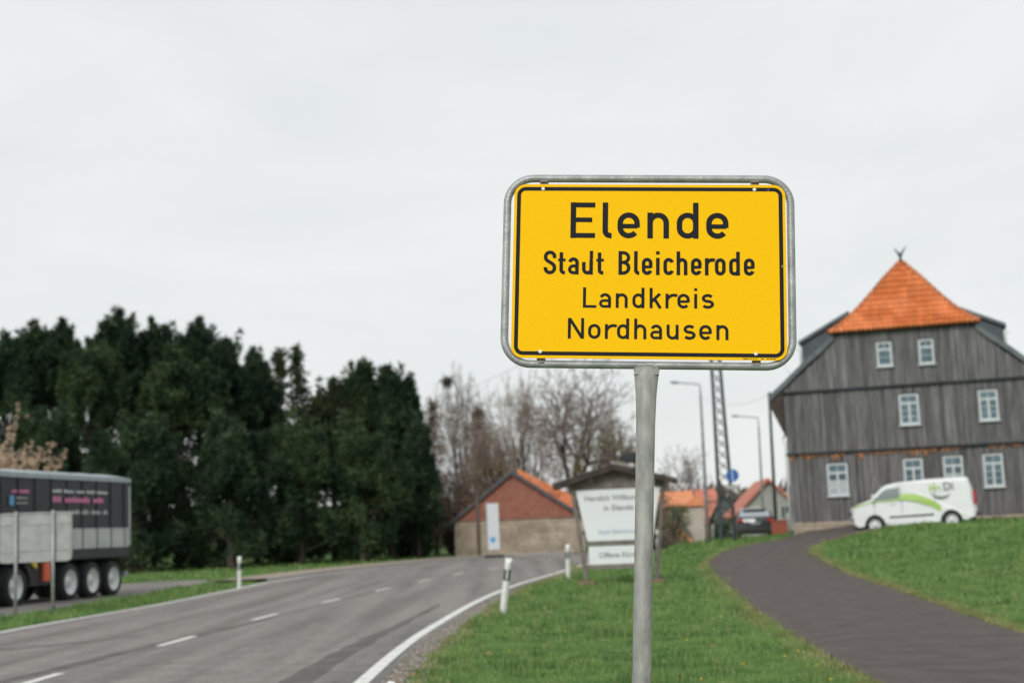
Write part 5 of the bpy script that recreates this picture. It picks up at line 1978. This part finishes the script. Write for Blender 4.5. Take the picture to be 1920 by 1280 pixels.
def conifer(label, name, x, y, H_, Rd, m, shape='pine', zlow=.05, dens=1.0, cat='tree', group=None, tuft=(.30, .085), seed=0):
    rs = np.random.default_rng(seed + 100)
    t_ = thing(name, label, cat, (x, y, tz(x, y)), 0, group)
    segs = [((0, 0, -.3), (0, 0, H_ * .35), Rd * .07 + .08, Rd * .05 + .05), ((0, 0, H_ * .35), (0, 0, H_ * .93), Rd * .05 + .05, .02)]
    cent, rad = [], []
    if shape == 'pine':
        ph = rs.uniform(0, 6.28, 4)

        def env(f, a):
            b = min(1.0, max(.03, (1.0 - f) / .55)) ** .68 * min(1, .55 + f * 1.6)
            return Rd * b * (1 + .22 * math.sin(2 * a + ph[0] + f * 3) + .16 * math.sin(5 * a + ph[1] + f * 7) + .12 * math.sin(f * 14 + ph[2]))
        # a few separate heads near the top
        heads = [(0.0, 0.0, H_)] + [(Rd * rs.uniform(.25, .75) * math.cos(q * 2.1 + ph[3]), Rd * rs.uniform(.25, .75) * math.sin(q * 2.1 + ph[3]), H_ * rs.uniform(.80, .97)) for q in range(6)]
        for (hx, hy, hz) in heads:
            nlev = 6
            for lv in range(nlev):
                zz_ = hz - .25 - lv * .42
                rr = .06 + lv * .14
                for q in range(2 + lv):
                    a = rs.uniform(0, 6.28)
                    b0 = np.array([hx + rr * math.cos(a), hy + rr * math.sin(a), zz_ + rs.uniform(-.12, .12)])
                    for c in range(3):
                        cent.append(b0 + np.array([math.cos(a) * .05 * c, math.sin(a) * .05 * c, c * .18]))
                        s_ = (.20 - .045 * c) * rs.uniform(.7, 1.25)
                        rad.append((s_, s_, s_ * 1.2))
            segs.append(((0, 0, H_ * .5), (hx, hy, hz - .4), .07, .02))
        npl = int(44 * dens * max(.8, Rd * H_ / 28))
        for k in range(npl):
            f = zlow + (.93 - zlow) * rs.uniform(0, 1) ** .85
            a = rs.uniform(0, 6.28)
            r = env(f, a) * rs.uniform(.25, 1.0) ** (.45 if f < .6 else .6)
            e = np.array([r * math.cos(a), r * math.sin(a), H_ * f])
            segs.append(((0, 0, max(.3, e[2] - r * .45)), tuple(e), .045, .012))
            ln_ = rs.uniform(.5, 1.15) if rs.uniform() < .75 else rs.uniform(1.2, 1.9)
            out_ = np.array([math.cos(a), math.sin(a), 0]) * rs.uniform(.1, .5)
            wdt = rs.uniform(.34, .62) * (1 if f < .6 else .72)
            for c in range(5):
                g = c / 4
                for q in range(2 if c < 3 else 1):
                    cent.append(e + out_ * g + np.array([0, 0, ln_ * g]) + rs.normal(size=3) * .20 * (1 - g))
                    s_ = wdt * (1 - .68 * g) * rs.uniform(.85, 1.15)
                    rad.append((s_, s_, s_))
            for q in range(4 if f < .62 else 1):
                g = rs.uniform(.35, .9)
                cent.append(e * np.array([g, g, 1]) + rs.normal(size=3) * .3)
                s_ = rs.uniform(.3, .5)
                rad.append((s_, s_, s_ * .8))
    nl = int(H_ * 5.2) if shape != 'pine' else 0
    lobes = [(rs.uniform(0, 6.28), rs.uniform(.8, 1.25)) for _ in range(5)]
    for k in range(nl):
        f = zlow + (1 - zlow) * (k / nl) ** .95
        if shape == 'pine':
            r = Rd * (1 - f ** 2.6) ** .62 * (.72 + .28 * math.sin(f * 9 + seed))
        else:
            r = Rd * (1 - f) ** .8 * (.85 + .15 * math.sin(k * 2.1))
        r = max(r, .12)
        nb_ = max(3, int((3 + r * 2.6) * dens))
        for q in range(nb_):
            a = rs.uniform(0, 2 * math.pi)
            am = 1
            for la, lm in lobes:
                dd = math.cos(a - la)
                if dd > .8:
                    am *= 1 + (lm - 1) * (dd - .8) / .2
            rr = r * am * rs.uniform(.62, 1.08)
            rise = (.35 if shape == 'pine' else -.05) * rr + rs.uniform(-.2, .35)
            z0 = H_ * f
            e = np.array([rr * math.cos(a), rr * math.sin(a), z0 + rise])
            segs.append(((0, 0, z0 - .1), tuple(e), .03, .01))
            nc = max(1, int(rr / .55))
            for c in range(nc):
                g = 1 - c / max(nc, 1) * .75
                pz = z0 + rise * g
                cc = np.array([e[0] * g, e[1] * g, pz]) + rs.normal(size=3) * .14
                s_ = rs.uniform(.22, .5) * (1 if shape == 'pine' else .8)
                cent.append(cc)
                rad.append((s_, s_, s_ * (1.25 if shape == 'pine' else .55)))
        # candle at outer top
    if shape != 'pine':
        for c in range(5):
            cent.append(np.array([rs.normal() * .05, rs.normal() * .05, H_ - .9 + c * .24]))
            s_ = .26 - c * .045
            rad.append((s_, s_, .25))
    cent = np.array(cent)
    rad = np.array(rad)
    V, T = branch_tubes(segs, 5)
    npmesh('trunk', V, T, M_bark, t_)
    per = 30
    V, T = needles(cent, rad, per, tuft[0], tuft[1], .5 if shape == 'pine' else .1)
    npmesh('crown', V, T, m, t_)
    return t_


def tree_px(pxc, pyt, wpx_, Y_, label, name='pine_tree', m=M_pine1, shape='pine', seed=1, group='dark conifers beyond the road', **k):
    x_ = P(pxc, pyt, Y_).x
    H_ = ZH(pxc, pyt, Y_)
    Rd = wpx_ / 2 * Y_ / F * (1.22 if shape == 'pine' else 1)
    return conifer(label, name, x_, Y_, H_ - .1, Rd, m, shape, group=group, seed=seed, **k)


tree_px(10, 628, 150, 84, 'dark pine cut off by the left edge of the picture', seed=1)
tree_px(62, 604, 120, 88, 'dark pine second from the left edge above the truck', seed=2, m=M_pine2)
tree_px(115, 600, 120, 86, 'dark pine with ragged top left of the tallest pine', seed=3)
tree_px(170, 640, 130, 80, 'lower pine filling the dip just left of the tallest pine', seed=4, m=M_pine2)
tree_px(226, 583, 118, 88, 'tallest dark pine with a pointed spire top', seed=5)
tree_px(286, 601, 96, 90, 'pine with narrow split top just right of the tallest pine', seed=6)
tree_px(330, 660, 120, 80, 'low wide pine in front of the gap between two tall pines', seed=7, m=M_pine2)
tree_px(371, 600, 120, 87, 'broad dark pine right of the gap with sky showing through', seed=8)
tree_px(424, 640, 100, 84, 'dark pine on the right shoulder of the broad pine', seed=9)
tree_px(476, 658, 100, 88, 'dark pine with twin tips just left of the brownish spruce', seed=10)
tree_px(556, 652, 130, 92, 'brownish spruce with sparse double tip standing above its neighbours', 'spruce_tree', M_olive, 'spruce', seed=11, dens=.9)
tree_px(524, 660, 50, 94, 'thin sparse spruce top beside the brownish spruce', 'spruce_tree', M_olive, 'spruce', seed=12, dens=.6)
tree_px(622, 716, 130, 84, 'olive green yew-like conifer in the low part of the tree row', 'yew_tree', M_olive, 'pine', seed=13, dens=.8)
tree_px(681, 680, 96, 86, 'dark pine with rounded top right of the low part of the row', seed=14, m=M_pine2)
tree_px(726, 688, 74, 86, 'dark pine last but one at the right end of the row', seed=15)
tree_px(762, 714, 34, 87, 'narrow dark pine with thin leader at the right end of the row', seed=16)
tree_px(778, 800, 44, 84, 'low dark conifer forming the right foot of the row', seed=17)
tree_px(560, 800, 150, 78, 'bushy dark conifer in front of the spruces', seed=18, m=M_pine2)
tree_px(430, 790, 180, 76, 'bushy dark conifer in front of the broad pine', seed=19)
tree_px(675, 800, 120, 78, 'bushy dark conifer in front of the rounded pine', seed=20, m=M_pine2, name='yew_tree')
tree_px(250, 790, 190, 74, 'bushy dark conifer right above the truck rear', seed=21)
tree_px(80, 770, 190, 74, 'bushy dark conifer behind the truck roof', seed=22)


def broad(pxc, pyt, wpx_, Y_, label, m, name='shrub', cat='shrub', group=None, seed=1, per=14, leaf=(.2, .14), zlow=0.0, n=200, flat=1.0, up=.2):
    rs = np.random.default_rng(seed + 500)
    x_ = P(pxc, pyt, Y_).x
    z0 = tz(x_, Y_)
    H_ = ZH(pxc, pyt, Y_) - z0
    Rd = wpx_ / 2 * Y_ / F
    t_ = thing(name, label, cat, (x_, Y_, z0), 0, group)
    segs, cent, rad = [], [], []
    for k in range(n):
        a = rs.uniform(0, 6.28)
        u_ = rs.uniform(-1, 1)
        rr = rs.uniform(.45, 1) ** .5
        zc = H_ * (zlow + (1 - zlow) * .5)
        pz = zc + u_ * rr * H_ * (1 - zlow) * .5
        pr = Rd * rr * math.sqrt(max(0, 1 - u_ * u_ * .8)) * rs.uniform(.8, 1.1)
        p = np.array([pr * math.cos(a), pr * math.sin(a) * flat, max(.1, pz)])
        if k % 3 == 0:
            mid = p * np.array([.35, .35, .55])
            segs.append(((0, 0, 0), tuple(mid), .05, .03))
            segs.append((tuple(mid), tuple(p), .03, .008))
        cent.append(p)
        s_ = rs.uniform(.2, .42)
        rad.append((s_, s_, s_))
    V, T = branch_tubes(segs, 4)
    npmesh('stem', V, T, M_bark, t_)
    V, T = needles(np.array(cent), np.array(rad), per, leaf[0], leaf[1], up)
    npmesh('crown', V, T, m, t_)
    return t_


M_bark2 = mat('grey_twig_bark', (0.15, 0.125, 0.11), .9, col2=(.22, .185, .16), nscale=3)
M_bark3 = mat('dark_limb_bark', (0.045, 0.038, 0.036), .9, col2=(.08, .068, .06), nscale=3)


def bare_tree(pxc, pyt, wpx_, Y_, label, seed, depth=7, m=None, nest=None, spread=.78, fork=.22, r0=.22, twig=.010, group='bare trees behind the stone barn', lean=0):
    rs = random.Random(seed)
    x_ = P(pxc, pyt, Y_).x
    z0 = tz(x_, Y_)
    H_ = ZH(pxc, pyt, Y_) - z0
    Rd = wpx_ / 2 * Y_ / F
    t_ = thing('bare_tree', label, 'tree', (x_, Y_, z0), 0, group)
    big, small = [], []

    def grow(p, d, ln, r, lev):
        k = 3 if lev < 4 else 2
        q = p
        dd = d.copy()
        for i in range(k):
            dd = (dd + Vector((rs.gauss(0, .12), rs.gauss(0, .12), rs.gauss(.02, .10)))).normalized()
            q2 = q + dd * ln / k
            ra = r * (1 - .3 * i / k)
            rb = r * (1 - .3 * (i + 1) / k)
            (big if lev < 3 else small).append((tuple(q), tuple(q2), max(ra, twig), max(rb, twig * .8)))
            q = q2
            if lev >= 2 and lev < depth and rs.random() < .75:
                side = dd.cross(Vector((rs.gauss(0, 1), rs.gauss(0, 1), rs.gauss(0, 1)))).normalized()
                grow(q, (dd * .7 + side * spread * 1.2).normalized(), ln * .55, r * .45, lev + 2)
        if lev >= depth:
            return
        nn = 3 if lev in (0, 1, 2) else 2
        a0 = rs.uniform(0, 6.28)
        for j in range(nn):
            a_ = a0 + j * 6.28 / nn + rs.uniform(-.4, .4)
            sdv = Vector((math.cos(a_), math.sin(a_), 0))
            sdv = (sdv - dd * sdv.dot(dd)).normalized()
            nd = (dd + sdv * rs.uniform(spread * .7, spread * 1.4) + Vector((0, 0, .02))).normalized()
            grow(q, nd, ln * rs.uniform(.68, .86), r * .62, lev + 1)

    grow(Vector((0, 0, -.2)), Vector((lean, 0, 1)).normalized(), H_ * fork, r0, 0)
    allp = np.array([q[1] for q in big + small])
    kz = H_ / np.percentile(allp[:, 2], 99.6)
    kr = Rd / np.percentile(np.hypot(allp[:, 0], allp[:, 1]), 96)
    sc_ = np.array([kr, kr, kz])
    big = [(tuple(np.array(q[0]) * sc_), tuple(np.array(q[1]) * sc_), q[2], q[3]) for q in big]
    small = [(tuple(np.array(q[0]) * sc_), tuple(np.array(q[1]) * sc_), q[2], q[3]) for q in small]
    V, T = branch_tubes(big, 7)
    npmesh('trunk', V, T, M_bark3, t_)
    V, T = branch_tubes(small, 3)
    npmesh('crown', V, T, m or M_bark2, t_)
    if nest:
        nx_, nz_ = P(nest[0], nest[1], Y_).x - x_, ZH(nest[0], nest[1], Y_) - z0
        rs2 = np.random.default_rng(3)
        sg = []
        for k in range(240):
            d = rs2.normal(size=3) * np.array([.20, .2, .17])
            e = d + rs2.normal(size=3) * .22
            sg.append(((nx_ + d[0], d[1], nz_ + d[2]), (nx_ + e[0], e[1], nz_ + e[2]), .022, .018))
        # limb carrying the nest
        V, T = branch_tubes(sg, 3)
        ns = npmesh('nest', V, T, M_under)
        ns.location = t_.location
        tag(ns, 'dark round bird nest high in the faint bare tree', 'nest')
    print('bare', label[:20], len(big), len(small))
    return t_


M_twb = mat('brownish_twigs', (0.22, 0.175, 0.14), .9, col2=(.29, .24, .20), nscale=2)
bare_tree(1056, 655, 310, 92, 'large bare tree with thick forked trunk right above the welcome board', 4, 7, r0=.30, fork=.19, twig=.015, spread=.8)
bare_tree(968, 700, 170, 98, 'fine twigged bare tree left of the large forked one', 8, 7, r0=.18, twig=.010, m=M_twb)
bare_tree(865, 690, 150, 112, 'faint bare tree carrying a bird nest', 12, 7, r0=.16, twig=.012, nest=(838, 716), fork=.26)
bare_tree(1140, 760, 130, 96, 'small bare tree touching the main sign pole from the left', 15, 7, r0=.15, twig=.010, m=M_twb)
bare_tree(1275, 838, 130, 110, 'low faint bare tree above the red roof', 19, 7, r0=.14, twig=.011)
bare_tree(905, 790, 130, 94, 'brown twiggy tree between the nest tree and the large tree', 23, 7, r0=.15, twig=.011, m=M_twb)
bare_tree(870, 870, 110, 90, 'low grey leafless tree beside the stone barn gable', 27, 7, r0=.13, twig=.011)
conifer('brownish leafless larch standing left of the brown twiggy tree', 'larch_tree', X_at(818, 98), 98, ZH(818, 755, 98), 1.6, M_brownf, 'spruce', dens=.3, group='brown larches behind the barn', tuft=(.3, .05), seed=31)
conifer('brown larch with pointed top in front of the bare trees', 'larch_tree', X_at(902, 97), 97, ZH(902, 765, 97), 1.7, M_brownf, 'spruce', dens=.3, group='brown larches behind the barn', tuft=(.3, .05), seed=32)
M_budg = leaf_mat('budding_olive_leaves', (0.14, 0.145, 0.07), (0.24, 0.23, 0.12), transl=.3)
M_budb = leaf_mat('brown_bud_twigs', (0.13, 0.105, 0.085), (0.20, 0.165, 0.135), transl=.2)
M_fuzz = leaf_mat('fine_twig_haze', (0.17, 0.135, 0.11), (0.27, 0.22, 0.185), transl=.3)
for (px_, py_, w_, Y_, lb, sd_) in ((868, 742, 120, 100, 'tall hazy grey brown twig crown next to the larch, left of the barn gable', 41), (962, 722, 150, 101, 'tall hazy twig crown above the peak of the barn gable', 42),
                                    (1090, 735, 150, 99, 'tall hazy twig crown between the forked tree and the main sign pole', 43), (925, 800, 110, 95, 'lower hazy twig crown directly above the barn peak', 44)):
    broad(px_, py_, w_, Y_, lb, M_fuzz, name='twiggy_tree', cat='tree', group='hazy leafless trees behind the stone barn', seed=sd_, per=22, n=150, leaf=(.42, .022), zlow=.3, up=.7)
broad(1120, 800, 120, 90, 'olive budding shrub under the large bare tree', M_budg, group='shrubs behind the welcome board', seed=2, per=10, n=170, leaf=(.16, .1))
broad(1165, 815, 90, 84, 'brown twiggy shrub next to the main sign pole', M_budb, group='shrubs behind the welcome board', seed=3, per=12, n=150, leaf=(.2, .06))
broad(1010, 835, 130, 93, 'dark twiggy shrub behind the barn roof', M_budb, group='shrubs behind the welcome board', seed=4, per=12, n=170, leaf=(.2, .06))
broad(925, 850, 130, 92, 'olive brown shrub above the barn gable', M_budg, group='shrubs behind the welcome board', seed=5, per=10, n=150, leaf=(.16, .08))
broad(840, 880, 110, 88, 'dark shrub left of the barn gable', M_budb, group='shrubs behind the welcome board', seed=6, per=12, n=170, leaf=(.2, .07))
broad(1262, 945, 60, 82, 'grey green shrub below the broad red roof', M_budg, group='garden shrubs in the village', seed=7, per=14, n=120, leaf=(.14, .08))
broad(1240, 925, 40, 84, 'brown shrub touching the main sign pole from the right', M_budb, group='garden shrubs in the village', seed=8, per=14, n=90, leaf=(.14, .06))
broad(1352, 975, 26, 76, 'small dark conical shrub behind the lattice mast', M_pine2, group='garden shrubs in the village', seed=9, per=20, n=60, leaf=(.14, .08))
broad(1230, 1000, 70, 74, 'low dark hedge behind the welcome board', M_budb, name='hedge', cat='hedge', seed=10, per=16, n=120, leaf=(.14, .08))
broad(775, 985, 76, 88, 'dark green bush between the barn and the conifers', M_pine2, seed=14, per=20, n=160, leaf=(.25, .09), group='bushes at the foot of the conifers')
broad(690, 975, 170, 88, 'dark evergreen bush behind the far pavement', M_pine1, seed=15, per=20, n=240, leaf=(.25, .09), group='bushes at the foot of the conifers')
broad(540, 960, 190, 84, 'dark evergreen bush halfway along the far verge', M_pine1, seed=16, per=20, n=260, leaf=(.25, .09), group='bushes at the foot of the conifers')
broad(370, 950, 200, 78, 'dark evergreen bush right of the truck rear', M_pine1, seed=17, per=20, n=260, leaf=(.25, .09), group='bushes at the foot of the conifers')
broad(496, 690, 26, 104, 'small yellow flowering bush top showing between two conifers', leaf_mat('yellow_blossom', (.55, .42, .05), (.7, .56, .12), transl=.3), seed=18, per=16, n=120, leaf=(.2, .16), zlow=.7, name='yellow_tree', cat='tree')

# pale blossoming shrub behind the truck
M_blos = leaf_mat('pale_peach_blossom', (0.52, 0.37, 0.27), (0.74, 0.58, 0.46), transl=.3)
rs = np.random.default_rng(77)
bl = thing('blossom_tree', 'peach coloured blossoming tree rising behind the truck at the left edge', 'tree', (X_at(5, 52), 52, 0))
segs, cent, rad = [], [], []
xb = X_at(5, 52)
ends = [(36, 757), (24, 800), (10, 830), (118, 862), (100, 830), (122, 845), (62, 835), (82, 850), (40, 840), (20, 850), (60, 855), (95, 866), (-20, 790), (-40, 760), (-60, 800), (0, 845), (75, 838), (-10, 826), (48, 862), (110, 870), (-80, 820), (30, 862)]
for (px_, py_) in ends:
    Yb = 52 + rs.uniform(-1.3, 1.3)
    p = P(px_, py_, Yb)
    e = np.array([p.x - xb, Yb - 52, p.z])
    s0 = np.array([rs.normal() * .2, rs.normal() * .2, e[2] * .55])
    segs.append(((0, 0, 0), tuple(s0), .09, .05))
    segs.append((tuple(s0), tuple(e), .045, .012))
    for q in np.linspace(.3, 1, 22):
        cc = s0 + (e - s0) * q + rs.normal(size=3) * .20 * (1.35 - q)
        cent.append(cc)
        s_ = .04 + .04 * (1 - q) + rs.uniform(0, .02)
        rad.append((s_, s_, s_))
V, T = branch_tubes(segs, 5)
npmesh('trunk', V, T, M_bark2, bl)
V, T = needles(np.array(cent), np.array(rad), 18, .06, .045, .2)
npmesh('crown', V, T, M_blos, bl)

# low far tree line so that the open country ends in woods
V, T, off = [], [], 0
cents, rads = [], []
for k in range(900):
    a_ = random.uniform(-.75, .75)
    d_ = random.uniform(330, 420)
    cents.append((d_ * math.sin(a_), d_ * math.cos(a_), random.uniform(0, 6)))
    rads.append((7, 7, 4))
V, T = needles(np.array(cents), np.array(rads), 24, 3.0, 2.0, .4)
tag(npmesh('distant_woods', V, T, M_budb), 'low distant wood closing the horizon behind the village', 'wood', kind='stuff')

# a white scrap in the verge grass
wl = P(722, 1277, 14.6)
tag(MB().add([(-.05, -.02, .05), (.06, -.03, .06), (.05, .03, .09), (-.03, .03, .08), (0, 0, .10)], [(0, 1, 4), (1, 2, 4), (2, 3, 4), (3, 0, 4)]).build('paper_scrap', M_rivet, None, loc=(X_at(722, 14.0), 14.0, 0)),
    'small crumpled white scrap in the grass beside the road line', 'litter')
for o in scn.objects:
    if o.type == 'MESH' and o.name.split('.')[0] in ('road', 'footpath', 'pavement'):
        pass
